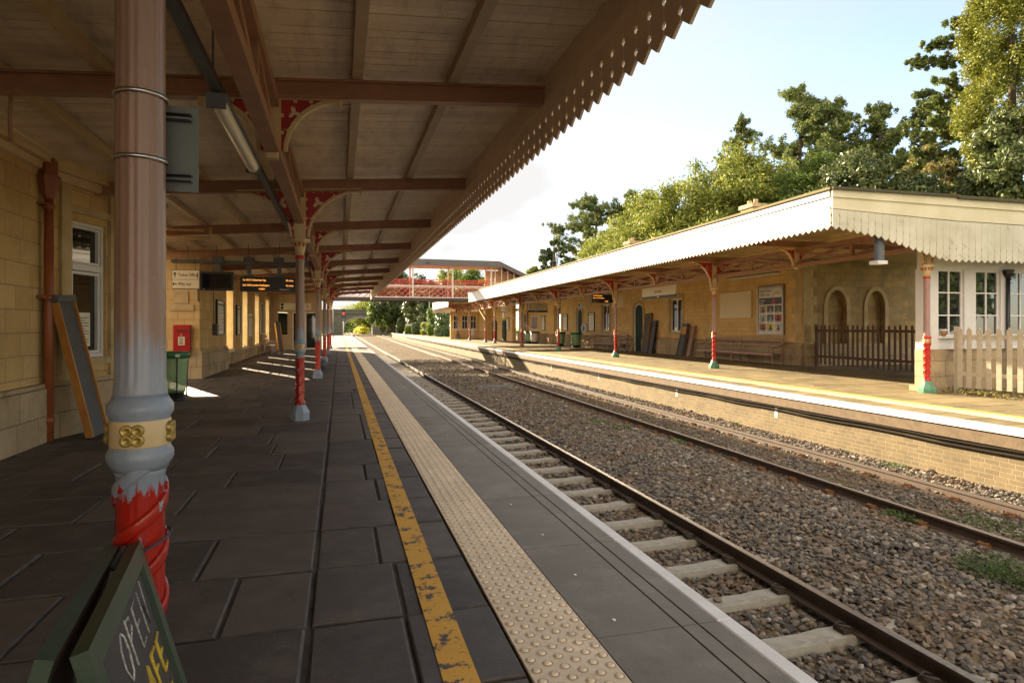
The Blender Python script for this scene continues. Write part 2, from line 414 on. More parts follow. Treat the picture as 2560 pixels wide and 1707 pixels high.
c_ = m.ramp(m.n('SeparateColor', [(0, vo.outputs['Color'])]).outputs[0], [(0, (.055, .045, .036)), (.5, (.11, .088, .064)), (1, (.18, .14, .095))])
m.col(m.mix(m.step(m.noise(.9, 'Object', 5), .4, .7), c_, m.mix(.5, c_, (.19, .12, .06)))); m.bump(vo.outputs['Distance'], 1.0, .05); BED = m.m

# mauve column paint that is being renewed: bare pink-brown shaft with pale blue undercoat towards the band
m = M('mauve_column_paint', .33); z_ = m.n('SeparateXYZ', [(0, m.tc())]).outputs['Z']
zz = m.math('ADD', z_, m.math('ADD', m.math('MULTIPLY', m.noise(3, 'Object', 4, .6, (3, 3, .5)), .35), m.math('MULTIPLY', m.noise(9, 'Object', 6, .7, (4, 4, .35)), .3)))
c_ = m.mix(m.step(m.noise(5, 'Object', 6, .6, (2, 2, .4)), .35, .7), (.29, .17, .12), (.24, .145, .108))
c_ = m.mix(m.step(zz, 1.86, 1.74), c_, (.25, .28, .34))
c_ = m.mix(m.step(m.noise(30, 'Object', 6, .7), .66, .70), c_, (.40, .27, .22))
m.col(c_); m.bump(m.noise(40, 'Object', 5), .15); MAUVE = m.m
MAUVE_F = mat('pink_mauve_paint', (.34, .20, .18), (.29, .17, .155), 5, .35, .1, 40)
m = M('red_paint_over_grey_primer', .22); n_ = m.noise(3.2, 'Object', 7, .65, (1.6, 1.6, .9)); c_ = m.mix(m.noise(9), (.42, .016, .007), (.24, .009, .005))
m.col(m.mix(m.math('MAXIMUM', m.step(n_, .585, .605), m.step(m.math('ADD', m.n('SeparateXYZ', [(0, m.tc())]).outputs['Z'], m.math('MULTIPLY', m.noise(16, 'Object', 4, .6, (2, 2, .35)), .22)), 1.115, 1.13)), c_, (.20, .24, .30))); m.bump(m.noise(30), .15); REDWORN = m.m
m = M('clear_bag', .25); m.col((.22, .40, .20)); m.b.inputs['Alpha'].default_value = .78; m.bump(m.noise(14, 'Object', 5), .8, .03); BAG = m.m
m = M('thin_glass', .02)
tr = m.n('BsdfTransparent'); gl = m.n('BsdfGlossy', Roughness=.03); ms = m.n('MixShader'); ms.inputs[0].default_value = .12
m.t.links.new(tr.outputs[0], ms.inputs[1]); m.t.links.new(gl.outputs[0], ms.inputs[2]); m.t.links.new(ms.outputs[0], m.o.inputs[0]); TGLASS = m.m
LED = emit_mat('amber_led', (1.0, .38, .08), .22)
LEDW = emit_mat('white_led', (.9, .9, .9), .5)
SIGRED = emit_mat('red_signal', (1.0, .035, .015), .45)
LF_YG = leaf_mat('yellow_green_leaves', [(.07, .092, .02), (.13, .155, .032), (.21, .215, .04)], .36)
LF_G = leaf_mat('green_leaves', [(.03, .055, .014), (.07, .11, .02), (.12, .16, .03)])
LF_DK = leaf_mat('dark_leaves', [(.018, .032, .012), (.035, .055, .018), (.07, .09, .03)], .2)
LF_PINE = leaf_mat('pine_needles', [(.04, .06, .022), (.085, .115, .034), (.17, .19, .05)], .3)
LF_GOLD = leaf_mat('golden_conifer', [(.05, .07, .014), (.12, .135, .022), (.21, .20, .03)], .2)
LF_OR = leaf_mat('autumn_leaves', [(.07, .07, .025), (.14, .115, .04), (.22, .17, .065)], .35)
LF_IVY = leaf_mat('ivy_leaves', [(.03, .05, .018), (.07, .09, .03), (.14, .15, .06)], .15, .35)
LF_LAUREL = leaf_mat('laurel_leaves', [(.02, .045, .02), (.05, .085, .035), (.12, .15, .07)], .1, .25)
LF_BANK = leaf_mat('sunlit_scrub', [(.16, .17, .02), (.26, .26, .03), (.36, .33, .05)], .4)
LF_WEED = leaf_mat('weed_leaves', [(.035, .06, .02), (.07, .10, .035), (.10, .13, .05)], .3)

# ------------------------------------------------------------------ SETTING: ground, platforms, track
def struct(o, label=None): return tag(o, label, None, None, 'structure')
rng = np.random.default_rng(5)
H2 = 2.40 - EYE                       # rail top is this far below the platform

# ground sheet to the horizon, just under everything
b = MB(); b.box(-900, 900, -60, 1600, -1.75, -1.6); struct(b.build('ground', EARTH))

# ballast bed between the two platform walls
def zbed(x):
    return np.interp(x, [1.7, 2.1, 4.28, 4.5, 5.8, 6.9, 7.4, 8.5, 9.2, 9.8, 13, 20], [-1.12, -1.13, -1.12, -1.05, -1.02, -1.04, -1.045, -1.045, -1.02, -1.0, -1.0, -1.0])
xs = np.array([1.5, 1.9, 2.4, 3.2, 4.0, 4.4, 4.8, 5.3, 5.8, 6.3, 6.8, 7.2, 7.8, 8.4, 8.8, 9.2, 9.8, 11, 14])
ys = np.concatenate([np.arange(-8, 40, .5), np.arange(40, 270, 5)])
X, Y = np.meshgrid(xs, ys); Z = zbed(X) + rng.normal(0, .008, X.shape)
V = np.stack([X, Y, Z], -1).reshape(-1, 3); nx = len(xs); i = np.arange(len(ys) - 1)[:, None] * nx + np.arange(nx - 1)[None]
F = np.stack([i, i + 1, i + nx + 1, i + nx], -1).reshape(-1, 4)
tb = raw_mesh('track_bed', V, F, BED); struct(tb)

# loose ballast stones, one heap nobody could count
ico = [(0, -.53, .85), (0, .53, .85), (0, -.53, -.85), (0, .53, -.85), (.85, 0, .53), (.85, 0, -.53), (-.85, 0, .53), (-.85, 0, -.53), (.53, .85, 0), (-.53, .85, 0), (.53, -.85, 0), (-.53, -.85, 0)]
icf = [(0, 1, 4), (0, 6, 1), (0, 4, 10), (0, 10, 11), (0, 11, 6), (1, 8, 4), (1, 6, 9), (1, 9, 8), (2, 5, 3), (2, 3, 7), (2, 10, 5), (2, 11, 10), (2, 7, 11), (3, 5, 8), (3, 8, 9), (3, 9, 7), (4, 8, 5), (4, 5, 10), (6, 11, 7), (6, 7, 9)]
ico = np.array(ico); icf = np.array(icf)
NEAR_RAILS = (2.68, 4.185); FAR_RAILS = (7.20, 8.68)
SP = .80
def stones(n, x0, x1, y0, y1, s0, s1, ypow=1.0):
    u = rng.random(n) ** ypow; y = y0 + (y1 - y0) * u; x = rng.uniform(x0, x1, n)
    near = (x > 2.12) & (x < 4.75)
    ph = (y - 2.7 + SP / 2) % SP - SP / 2
    keep = ~(near & (np.abs(ph) < .145) & (x < 4.40))
    for r in NEAR_RAILS + FAR_RAILS: keep &= np.abs(x - r) > .085
    x, y = x[keep], y[keep]; n = len(x)
    s = rng.uniform(s0, s1, n) * np.where(rng.random(n) < .12, 1.35, 1) * np.where((x > 7.2) & (x < 8.7), .72, 1)
    base = ico[None] * (1 + rng.normal(0, .22, (n, 12, 1)))
    base = base * np.stack([rng.uniform(.8, 1.25, n), rng.uniform(.7, 1.1, n), rng.uniform(.45, .8, n)], -1)[:, None]
    a = rng.uniform(0, 6.28, n); t = rng.normal(0, .5, n); ca, sa, ct, st = np.cos(a), np.sin(a), np.cos(t), np.sin(t)
    bx, by, bz = base[..., 0], base[..., 1], base[..., 2]
    by2 = by * ct[:, None] - bz * st[:, None]; bz2 = by * st[:, None] + bz * ct[:, None]
    bx3 = bx * ca[:, None] - by2 * sa[:, None]; by3 = bx * sa[:, None] + by2 * ca[:, None]
    P = np.stack([bx3, by3, bz2], -1) * s[:, None, None]
    P += np.stack([x, y, zbed(x) + rng.uniform(-.2, .75, n) * s], -1)[:, None]
    return P.reshape(-1, 3), (icf[None] + (np.arange(n) * 12)[:, None, None]).reshape(-1, 3)
pv, pf, off = [], [], 0
for args in ((17000, 1.9, 9.8, 2.2, 7.5, .021, .038), (17000, 1.9, 9.8, 7.5, 14, .024, .040), (15000, 1.9, 10.0, 14, 26, .026, .042), (9000, 1.9, 10.3, 26, 48, .03, .05)):
    v_, f_ = stones(*args); pv.append(v_); pf.append(f_ + off); off += len(v_)
bs = raw_mesh('ballast', np.concatenate(pv), np.concatenate(pf), STONES)
tag(bs, 'loose grey brown ballast stones spread round the tracks', 'ballast', kind='stuff')

# ---- near platform
near = MB(); near.box(-40, 1.86, -8, 112, -1.5, -.03)
np_ = near.build('near_platform', ASPH); struct(np_)
wl = MB(); wl.wall('x', 1.72, 1.88, -8, 112, -1.3, -.14); wl.build('platform_wall', BRICKW, np_)
# dark stone paving: slabs laid in courses across the platform
pv_ = MB(); y = -3.0; rr = random.Random(3)
while y < 46:
    d = rr.uniform(.68, .86); x = -4.92 + rr.uniform(-.5, 0)
    xsplit = []
    while x < -.15:
        wd = rr.uniform(.62, 1.12); x2 = x + wd
        if x2 > -.5: x2 = -.155
        xsplit.append((x, x2)); x = x2 + .001
        if x2 >= -.156: break
    x = -.145; off_ = rr.choice([0, 1, 2])
    cuts = [[-.145, .33, .79], [-.145, .79], [-.145, .25, .79], [-.145, .42, .79]][rr.randrange(4)]
    xsplit += list(zip(cuts, cuts[1:]))
    for a, c in xsplit:
        g = rr.uniform(.006, .012)
        pv_.bevbox(a + g, c - g, y + g * 1.3, y + d - g * 1.3, -.06, rr.uniform(-.006, .003), rr.uniform(.008, .015), 0, (rr.uniform(-.006, .006), rr.uniform(-.006, .006)), 1)
    y += d
pv_.build('stone_paving', [PAVE, PAVE_E], np_)
jl = MB(); jl.box(-5.5, .8, -3.2, 46.2, -.07, -.016); jl.build('paving_joints', mat('joint_dirt', (.03, .025, .02), (.09, .072, .05), 5, .95), np_)
yl = MB()
for (a, c) in ((-3, 46.1),): yl.box(.425, .577, a, c, -.0, .0055)
yl.build('yellow_line', YELLOW, np_)
# coping slabs with two grooves, then the white edge
cp = MB(); y = -3.45
while y < 46:
    for a, c in ((1.205, 1.655), (1.667, 1.752), (1.764, 1.868)):
        cp.box(a, c, y + .003, y + 1.247, -.06, .001)
    y += 1.25
cp.build('coping_slab', SLAB, np_)
cb = MB(); cb.box(.79, 1.9, -3.5, 46.2, -.13, -.012); cb.build('coping_bed', mat('groove_dirt', (.03, .027, .024), None, 4, .9), np_)
ew = MB()
y = -3.45
while y < 112:
    ew.bevbox(1.871, 1.966, y + .002, y + 1.248, -.115, .004, .01); y += 1.25
ew.build('white_edge', EDGEW, np_)
# tactile slabs with their rows of blisters
tp = MB(); y = -3.45
while y < 46:
    tp.bevbox(.797, 1.198, y + .003, y + 1.247, -.05, .002, .003); y += 1.25
def blister(mb, x, y, n, r=.0165, h=.0062):
    prof = [(0.002, r * 1.15), (h * .75, r), (h + .0015, r * .72)]
    vs = []
    for z, q in prof:
        for k in range(n): vs.append((x + q * math.cos(6.283 * k / n), y + q * math.sin(6.283 * k / n), z))
    fs = [tuple(2 * n + k for k in range(n))]
    for i in range(2):
        for k in range(n): fs.append((i * n + k, i * n + (k + 1) % n, (i + 1) * n + (k + 1) % n, (i + 1) * n + k))
    mb.add(vs, fs, 0, False)
    if y < 20:
        q0, q1 = r * 1.16, r * 1.55; vs = [(x + q * math.cos(6.283 * k / n), y - .003 + q * math.sin(6.283 * k / n), .0032) for q in (q0, q1) for k in range(n)]
        mb.add(vs, [(k, (k + 1) % n, n + (k + 1) % n, n + k) for k in range(n)], 1)
yy = 1.0
while yy < 45.8:
    for k in range(6): blister(tp, .8 + .0667 * (k + .5), yy + (.0435 if k % 2 else 0), 12 if yy < 8 else (7 if yy < 18 else 5))
    yy += .0893
tp.build('tactile_paving', [TACT, TACT_D], np_)
# little survey studs in the coping slabs, drain line
st = MB()
for x_, y_ in ((1.36, 2.95), (1.38, 3.55), (1.42, 4.3), (1.40, 5.1), (1.36, 6.9), (1.44, 8.6)):
    st.lathe([(0, .012), (.004, .012), (.0055, .006)], 12, x_, y_)
st.build('survey_stud', STEEL, np_)
hc = MB(); hc.box(1.26, 1.62, 9.6, 10.5, 0, .004)
for k in range(9): hc.box(1.28, 1.60, 9.64 + k * .095, 9.70 + k * .095, .004, .008)
hc.build('drain_grid', SLAB, np_)
# beyond the canopy the surface is pale tarmac
be = MB(); be.box(-30, 1.86, 46.2, 112, -.03, .0); be.build('tarmac', mat('pale_tarmac', (.17, .155, .125), (.14, .125, .1), 2, .9, .2, 60), np_)
yl2 = MB(); yl2.box(.43, .57, 46.3, 111, 0, .004); yl2.build('yellow_line', YELLOW_F, np_)
# scattered pine needles, straws
nd = MB()
for _ in range(230):
    x_, y_ = rr.uniform(-4, 1.9), 1.4 + 11 * rr.random() ** 1.6; a = rr.uniform(0, 3.14); l_ = rr.uniform(.008, .04)
    m0 = Vector((x_ + l_ * .5 * math.cos(a) + rr.uniform(-.01, .01), y_ + l_ * .5 * math.sin(a), .008)); p0 = Vector((x_, y_, .005)); p1 = Vector((x_ + l_ * math.cos(a), y_ + l_ * math.sin(a), .005))
    nd.tube([p0, m0, p1], .0009, 4)
ns = nd.build('fallen_straws', mat('dry_straw', (.32, .25, .16), (.2, .14, .08), 3, .9)); tag(ns, 'tiny dry straws scattered over the paving', 'straw', kind='stuff')

# ---- far platform (frame 2: its lines run about a degree off)
FR = 2
E2 = 9.60
fp = MB(); fp.box(E2 + .12, 26, -10, 150, -1.5, -.012); fpo = fp.build('far_platform', ASPH); struct(fpo)
wl = MB(); wl.wall('x', E2 + .10, E2 + .22, -10, 150, -1.3, -.32); wl.build('platform_wall', BRICKW, fpo)
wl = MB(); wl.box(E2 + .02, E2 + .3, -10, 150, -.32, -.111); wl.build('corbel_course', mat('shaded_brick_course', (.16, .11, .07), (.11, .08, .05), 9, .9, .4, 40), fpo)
wl = MB(); y = -10
while y < 150:
    wl.bevbox(E2 - .02, E2 + .085, y + .004, y + 1.196, -.11, .003, .015); y += 1.2
wl.build('white_edge', EDGEW, fpo)
cbl = MB()
for z_, r_ in ((-.36, .017), (-.43, .019)):
    cbl.tube([(E2 + .05, y_, z_ + .012 * math.sin(y_ * 2.1)) for y_ in np.arange(-10, 112, .8)], r_, 6)
cbl.build('edge_cable', CABLE, fpo)
p3 = MB(); y = -10.0; rr = random.Random(9)
while y < 120:
    d = .62 if y < 60 else 1.6; x = E2 + .09
    while x < 26:
        wdt = rr.uniform(.5, .95) if y < 60 else 2.0
        if x < 10.35: wdt = 10.35 - x
        elif x < 10.76: x = 10.76
        g = .004; p3.bevbox(x + g, x + wdt - g, y + g, y + d - g, -.05, rr.uniform(-.004, .003), .012, 0); x += wdt
    y += d
p3.build('block_paving', PAVE_F, fpo)
t3 = MB(); y = -10
while y < 75:
    t3.box(10.355, 10.755, y + .003, y + .397, -.05, .002)
    if y < 40:
        for k in range(6): t3.box(10.36, 10.75, y + .03 + k * .066, y + .052 + k * .066, .002, .007)
    y += .4
t3.build('tactile_paving', TACT, fpo)
y3 = MB(); y3.box(10.80, 10.90, -10, 75, .003, .007); y3.build('yellow_line', YELLOW_F, fpo)
# white distance marks painted on the platform wall
wm = MB()
for y_ in (17.2, 23.4, 29.5, 12.6): wm.box(E2 + .094, E2 + .0985, y_ - .05, y_ + .05, -.62, -.34)
wm.build('painted_mark', EDGEW, fpo)
FR = 1

# ---- grass land beyond
gb = MB(); gb.box(26.5, 500, -60, 700, -.6, -.08); struct(gb.build('grass_field', GRASS))
gl = MB(); gl.box(-400, -14, -60, 700, -.6, -.1); struct(gl.build('grass_verge', GRASS))
g2 = MB(); g2.box(17.5, 40, 96, 152, -.3, .012); struct(g2.build('grass_strip', GRASS))
# cutting sides far away, past the platform ends
for nm, xs_, zs_ in (('cutting_bank', (14.0, 17, 24, 60), (-1.3, -.6, 5, 7)), ('cutting_bank', (-1.5, -5, -12, -60), (-1.3, -.4, 5, 7))):
    ys = np.linspace(154, 420, 40); V = []; 
    for y_ in ys:
        for x_, z_ in zip(xs_, zs_): V.append((x_ + rng.normal(0, .3), y_, z_ + rng.normal(0, .25)))
    i = np.arange(39)[:, None] * 4 + np.arange(3)[None]
    struct(raw_mesh(nm, np.array(V), np.stack([i, i + 1, i + 5, i + 4], -1).reshape(-1, 4), GRASS))

# ---- rails and sleepers
def rail_profile(xc, top):
    pr = [(-.035, 0), (-.035, -.03), (-.009, -.045), (-.009, -.125), (-.065, -.142), (-.065, -.155), (.065, -.155), (.065, -.142), (.009, -.125), (.009, -.045), (.035, -.03), (.035, 0), (.028, .006), (-.028, .006)]
    return [(xc + a, top - .006 + z) for a, z in pr]
def rail(x, label, y0=-6, y1=262):
    b = MB(); b.prism(rail_profile(x, -H2), 'y', y0, y1, 0)
    for k, f in enumerate(b.f):
        zs = [b.v[i][2] for i in f]
        if len(f) == 4 and min(zs) > -H2 - .008: b.m[k] = 1
    o = b.build('rail', [RUST, SHINE]); tag(o, label, 'rail', 'running rails')
    return o
rail(NEAR_RAILS[0], 'rail of the near track hidden under the near platform edge')
rail(NEAR_RAILS[1], 'dark rail with bright worn top, nearest rail along the concrete sleepers')
FR = 2
rail(FAR_RAILS[0], 'brown rail in shadow bordering the wide strip of ballast')
rail(FAR_RAILS[1], 'sunlit rusty rail just in front of the far platform wall')
FR = 1
def clip(mb, x, y, z, s):
    mb.cbox((x + s * .105, y, z + .022), (.10, .12, .036), 0)
    pts = [(x + s * .05, y - .05, z + .03), (x + s * .09, y - .055, z + .06), (x + s * .15, y - .02, z + .065), (x + s * .16, y + .03, z + .05), (x + s * .10, y + .055, z + .06), (x + s * .055, y + .03, z + .045)]
    mb.tube(pts, .011, 6)
def sleeper(xc, y, zt, rails, label, group):
    t = thing('sleeper', label, 'sleeper', (xc, y, zt), 0, group)
    b = MB()
    zo = lambda x: -.03 * max(0, 1 - abs(abs(x) - .72) / .5) * 0 - (.018 if abs(x) < .45 else 0)
    xs_ = [-1.26, -.95, -.45, -.3, .3, .45, .95, 1.26]
    for a, c in zip(xs_, xs_[1:]):
        za, zc = zo((a + c) / 2 if abs(a) > abs(c) else a), zo(c)
        v = [(a, -.13, -.2), (c, -.13, -.2), (c, .13, -.2), (a, .13, -.2), (a, -.10, zo(a)), (c, -.10, zo(c)), (c, .10, zo(c)), (a, .10, zo(a))]
        b.add(v, [(0, 3, 2, 1), (4, 5, 6, 7), (0, 1, 5, 4), (2, 3, 7, 6), (3, 0, 4, 7), (1, 2, 6, 5)])
    b.build('concrete_body', CONC, t, world=False)
    for r in rails:
        for s in (-1, 1):
            k = MB(); clip(k, r - xc, 0, 0, s); k.build('rail_clip', mat_clip, t, world=False)
    return t
mat_clip = mat('rusty_clip', (.035, .03, .022), (.06, .035, .02), 20, .7)
mat_clip2 = mat('orange_rust_clip', (.20, .085, .03), (.12, .05, .02), 20, .8)
xc = sum(NEAR_RAILS) / 2
s0 = sleeper(xc, 2.7, -H2 - .157, NEAR_RAILS, 'pale concrete sleeper showing between the near rail and the platform edge', 'concrete sleepers of the near track')
for k in range(-2, 68):
    if k == 0: continue
    c = copy_tree(s0); c.location.y = 2.7 + SP * k
FR = 2
mat_clip_, mat_clip = mat_clip, mat_clip2
xc = sum(FAR_RAILS) / 2
s1 = sleeper(xc, 3.2, -H2 - .157, FAR_RAILS, 'ballast covered sleeper with rusty clips under the far track', 'buried sleepers of the far track')
for k in range(0, 62):
    if k == 0: continue
    c = copy_tree(s1); c.location.y = 3.2 + SP * k
FR = 1
# odd stones lying on the sleepers
for k, (x_, y_) in enumerate(((3.42, 5.12), (3.30, 5.93))):
    v_ = ico * np.array([.05, .04, .03]) * (1 + rng.normal(0, .12, (12, 1))); o = raw_mesh('stone', v_ + np.array([x_, y_, -H2 - .157 + .0]), icf, STONES)
    tag(o, ['dark stone lying alone on the third nearest sleeper', 'dark stone lying alone on the sleeper behind it'][k], 'stone')
# access cover in the six-foot
t = thing('drain_cover', 'dark square metal cover lying in the ballast between the tracks', 'cover', (6.25, 25.5, -1.06))
b = MB(); b.box(-.75, .75, -.6, .6, -.1, .06); b.build('frame', DGREY, t, False)
b = MB(); [b.box(-.7 + k * .36, -.7 + k * .36 + .34, -.55, .55, .06, .075) for k in range(4)]; b.build('lid', mat('cover_grey', (.06, .07, .06), (.09, .085, .07), 6, .8), t, False)
# weeds
def weed(x, y, r, h, n, label, m=None):
    o = np.array([x, y, float(zbed(np.array(x)))]); V = [o + [-.004, 0, -.02], o + [.004, 0, -.02]]; F = []
    n = int(n * .75); r *= .75; h *= .6
    for k in range(n):
        a = rng.uniform(0, 6.28); q = r * math.sqrt(rng.random()); z = h * rng.uniform(.1, 1) * (1 - .6 * q / r); c = o + np.array([q * math.cos(a), q * math.sin(a) * 1.6, z])
        d = rng.normal(0, 1, 3); d[2] = abs(d[2]) * .6; d /= np.linalg.norm(d); e = np.cross(d, rng.normal(0, 1, 3)); e /= np.linalg.norm(e); s = rng.uniform(.012, .03)
        bix = len(V); V += [c - e * s * .5, c + d * s * 1.6, c + e * s * .5, c - d * s * .3]; F.append((bix, bix + 1, bix + 2, bix + 3)); V.append(c - d * s * .3 + e * .0012); F.append((0, 1, bix + 4, bix + 3))
    w_ = raw_mesh('weed_plant', np.array(V), np.array(F), m or LF_WEED); tag(w_, label, 'weed', 'weeds in the ballast'); return w_
weed(6.55, 15.3, .38, .12, 460, 'flat grey green weed mat in the ballast, farthest of the clumps')
weed(6.85, 14.4, .34, .12, 420, 'low grey green weed patch just right of the farthest clump')
weed(7.2, 12.3, .24, .14, 300, 'small round weed tight against the near rail of the far track')
weed(7.25, 6.6, .26, .2, 420, 'tuft of dull weed hiding the foot of the brown rail')
weed(6.45, 4.7, .42, .5, 900, 'taller green weed at the right edge of the photo')
weed(8.05, 6.1, .5, .12, 460, 'green weed growing between the rails of the far track')
weed(9.7, 13.7, .16, .16, 200, 'bright green weed at the foot of the far platform wall')
weed(9.6, 8.9, .22, .16, 160, 'sunlit weed in the stones below the far platform, nearest the camera')

# ------------------------------------------------------------------ NEAR SIDE: station building
COLX = -.62
zb1 = lambda x: 3.735 + .073 * x           # underside of the near canopy's cross beams
nb = thing('station_building', 'honey stone station building along the near platform with canted bay and tall windows', 'building', (-4.3, 20, 0))
w_ = MB()
w_.wall('x', -4.15, -3.80, -8, 9.73, 0, 4.35)
w_.wall('y', 13.2, 13.55, -9, -3.38, 0, 4.35); w_.wall('x', -3.72, -3.37, 11.12, 13.199, 0, 4.35)
w_.wall('x', -9.3, -9.0, -8, 13.5, 0, 4.35)
# block with the letter box and the long wall with tall window openings
w_.wall('y', 20.0, 20.35, -4.85, -3.95, 0, 3.75); w_.wall('x', -4.3, -3.95, 20.351, 24.5, 0, 3.75); w_.wall('x', -4.85, -4.6, 20.351, 24.5, 0, 3.75)
WINS = [(26.1, 27.7), (30.3, 31.8), (34.6, 36.2), (39.4, 41.2)]
w_.wall('x', -4.66, -4.3, 24.501, 46, 0, 3.9, [(a, c, .62, 3.15) for a, c in WINS])
w_.build('wall', STONE, nb)
# canted side of the bay with its sash window opening
A_, B_ = Vector((-3.80, 9.73, 0)), Vector((-3.37, 11.12, 0)); dB = (B_ - A_).normalized(); nB = Vector((dB.y, -dB.x, 0)); LB = (B_ - A_).length
def bay(mb, s0, s1, d0, d1, z0, z1, mi=0):
    P = [A_ + dB * s0 + nB * d0, A_ + dB * s1 + nB * d0, A_ + dB * s1 + nB * d1, A_ + dB * s0 + nB * d1]
    v = [(p.x, p.y, z0) for p in P] + [(p.x, p.y, z1) for p in P]
    mb.add(v, [(0, 3, 2, 1), (4, 5, 6, 7), (0, 1, 5, 4), (1, 2, 6, 5), (2, 3, 7, 6), (3, 0, 4, 7)], mi)
W0, W1, WZ0, WZ1 = .47, 1.18, 1.06, 3.03
b = MB(); bay(b, 0, W0, -.35, 0, 0, 4.35); bay(b, W1, LB, -.35, 0, 0, 4.35); bay(b, W0, W1, -.35, 0, 0, WZ0); bay(b, W0, W1, -.35, 0, WZ1, 4.35)
b.build('bay_wall', STONE, nb)
b = MB(); bay(b, .22, .40, 0, .05, .78, 3.74); bay(b, 1.22, LB, 0, .05, .78, 3.74); bay(b, .40, 1.22, 0, .045, 3.14, 3.24); bay(b, .42, 1.18, 0, .07, WZ0 - .1, WZ0 - .002)
b.build('bay_dressing', DRESS, nb)
def framed(mbf, put, s0, s1, z0, z1, d, t=.06):
    put(mbf, s0, s1, d, d + .05, z0, z0 + t); put(mbf, s0, s1, d, d + .05, z1 - t, z1); put(mbf, s0, s0 + t, d, d + .05, z0 + t, z1 - t); put(mbf, s1 - t, s1, d, d + .05, z0 + t, z1 - t)
fw = MB(); framed(fw, bay, W0 + .002, W1 - .002, WZ0, WZ1, -.09, .05); bay(fw, W0 + .05, W1 - .05, -.09, -.03, 2.33, 2.42); framed(fw, bay, W0 + .055, W1 - .055, 2.43, WZ1 - .055, -.11, .035); framed(fw, bay, W0 + .055, W1 - .055, WZ0 + .055, 2.32, -.11, .045)
win = fw.build('window', WHITE, nb)
b = MB(); bay(b, W0 + .08, W1 - .08, -.125, -.115, WZ0 + .08, WZ1 - .06); b.build('pane', GLASS, win, world=False).location = -Vector(nb.location)
b = MB(); bay(b, .62, .98, -.110, -.105, 1.22, 1.72); pn = b.build('notice', SIGNW, win, world=False); pn.location = -Vector(nb.location)
b = MB(); [bay(b, .66, .94 - (.06 if k % 3 == 2 else 0), -.1045, -.1035, 1.28 + k * .04, 1.29 + k * .04) for k in range(10)]; pn2 = b.build('notice_print', INK, win, world=False); pn2.location = -Vector(nb.location)
# plinth course
b = MB(); PL = [(-3.799, -8), (-3.70, -8), (-3.70, 9.68), (-3.799, 9.73)]
b.prism(PL, 'z', 0, .70); b.prism([(-3.799, -8), (-3.72, -8), (-3.72, 9.69), (-3.799, 9.73)], 'z', .70, .76)
bay(b, 0, LB, .001, .09, 0, .70); bay(b, 0, LB, .001, .05, .70, .76)
b.box(-3.37, -3.28, 11.13, 13.2, 0, .72)
b.box(-4.86, -3.87, 19.91, 19.999, 0, .74); b.box(-3.949, -3.87, 20.0, 24.5, 0, .74); b.box(-4.86, -3.90, 19.94, 19.999, .74, .82); b.box(-3.949, -3.9, 20.0, 24.5, .74, .82)
for a, c in zip([24.5] + [q for _, q in WINS], [p for p, _ in WINS] + [45.9]): b.box(-4.299, -4.24, a, c, 0, .5)
b.build('plinth', STONE_P, nb)
# reveals, sills and frames of the tall windows in the long wall
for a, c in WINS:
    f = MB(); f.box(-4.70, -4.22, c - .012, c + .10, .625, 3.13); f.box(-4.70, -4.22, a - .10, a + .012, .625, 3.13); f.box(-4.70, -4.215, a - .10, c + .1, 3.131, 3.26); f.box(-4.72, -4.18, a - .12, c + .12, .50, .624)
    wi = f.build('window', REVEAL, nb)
    g = MB(); g.box(-4.62, -4.58, a, a + .05, .62, 3.15); g.box(-4.62, -4.58, c - .05, c, .62, 3.15); g.box(-4.62, -4.58, a + .05, c - .05, 1.95, 2.0); g.box(-4.62, -4.58, (a + c) / 2 - .02, (a + c) / 2 + .02, .62, 3.15)
    o = g.build('frame', WHITE, wi, world=False); o.location = -Vector(nb.location)
    g = MB(); g.box(-4.604, -4.598, a + .03, c - .03, .64, 3.13); o = g.build('pane', TGLASS, wi, world=False); o.location = -Vector(nb.location)
# cornice mouldings, stone bracket, wall roof
b = MB()
def mould(b, x0, y0, y1):
    b.prism([(x0, 3.56), (x0 + .05, 3.58), (x0 + .07, 3.68), (x0 + .2, 3.76), (x0 + .24, 3.84), (x0, 3.9)], 'y', y0, y1)
mould(b, -3.80, -8, 9.7)
bay(b, 0, LB, .002, .17, 3.62, 3.84); bay(b, 0, LB, .002, .08, 3.5, 3.62); mould(b, -3.37, 11.13, 13.2)
b.build('cornice', CREAM, nb)
b = MB(); b.box(-9.3, -3.8, -8, 13.5, 4.36, 4.5); b.prism([(-9.4, 4.5), (-3.9, 4.5), (-6.6, 6.6)], 'y', -8, 13.4); b.build('roof', PLAIN_GREY, nb)
# chimney-like stone corbels beside the letter box
b = MB(); b.prism([(-4.10, 2.35), (-3.98, 2.25), (-3.98, 2.7), (-4.10, 2.8)], 'y', 19.85, 19.999); b.box(-4.75, -4.1, 19.96, 19.998, 1.98, 2.16); b.box(-4.62, -4.25, 19.965, 19.998, 2.2, 2.55); b.build('stone_dressing', DRESS, nb)
# rain pipe with pointed hopper head
b = MB(); px_, py_ = -3.70, 9.55
b.tube([(px_, py_, .0), (px_, py_, 3.25)], .055, 14)
for z in (.28, 1.9, 3.1): b.lathe([(z - .04, .055), (z - .035, .07), (z + .035, .07), (z + .04, .055)], 14, px_, py_)
b.lathe([(3.2, .065), (3.24, .075), (3.45, .135), (3.5, .14), (3.5, .10), (3.68, .095), (3.76, .06), (3.82, .012)], 6, px_, py_, sm=False)
b.cbox((px_ - .06, py_, 3.12), (.16, .2, .03)); b.cbox((px_ - .06, py_, 1.9), (.16, .24, .04)); b.build('rain_pipe', mat('red_brown_pipe', (.30, .085, .03), (.22, .06, .025), 4, .4, .1, 40), nb)
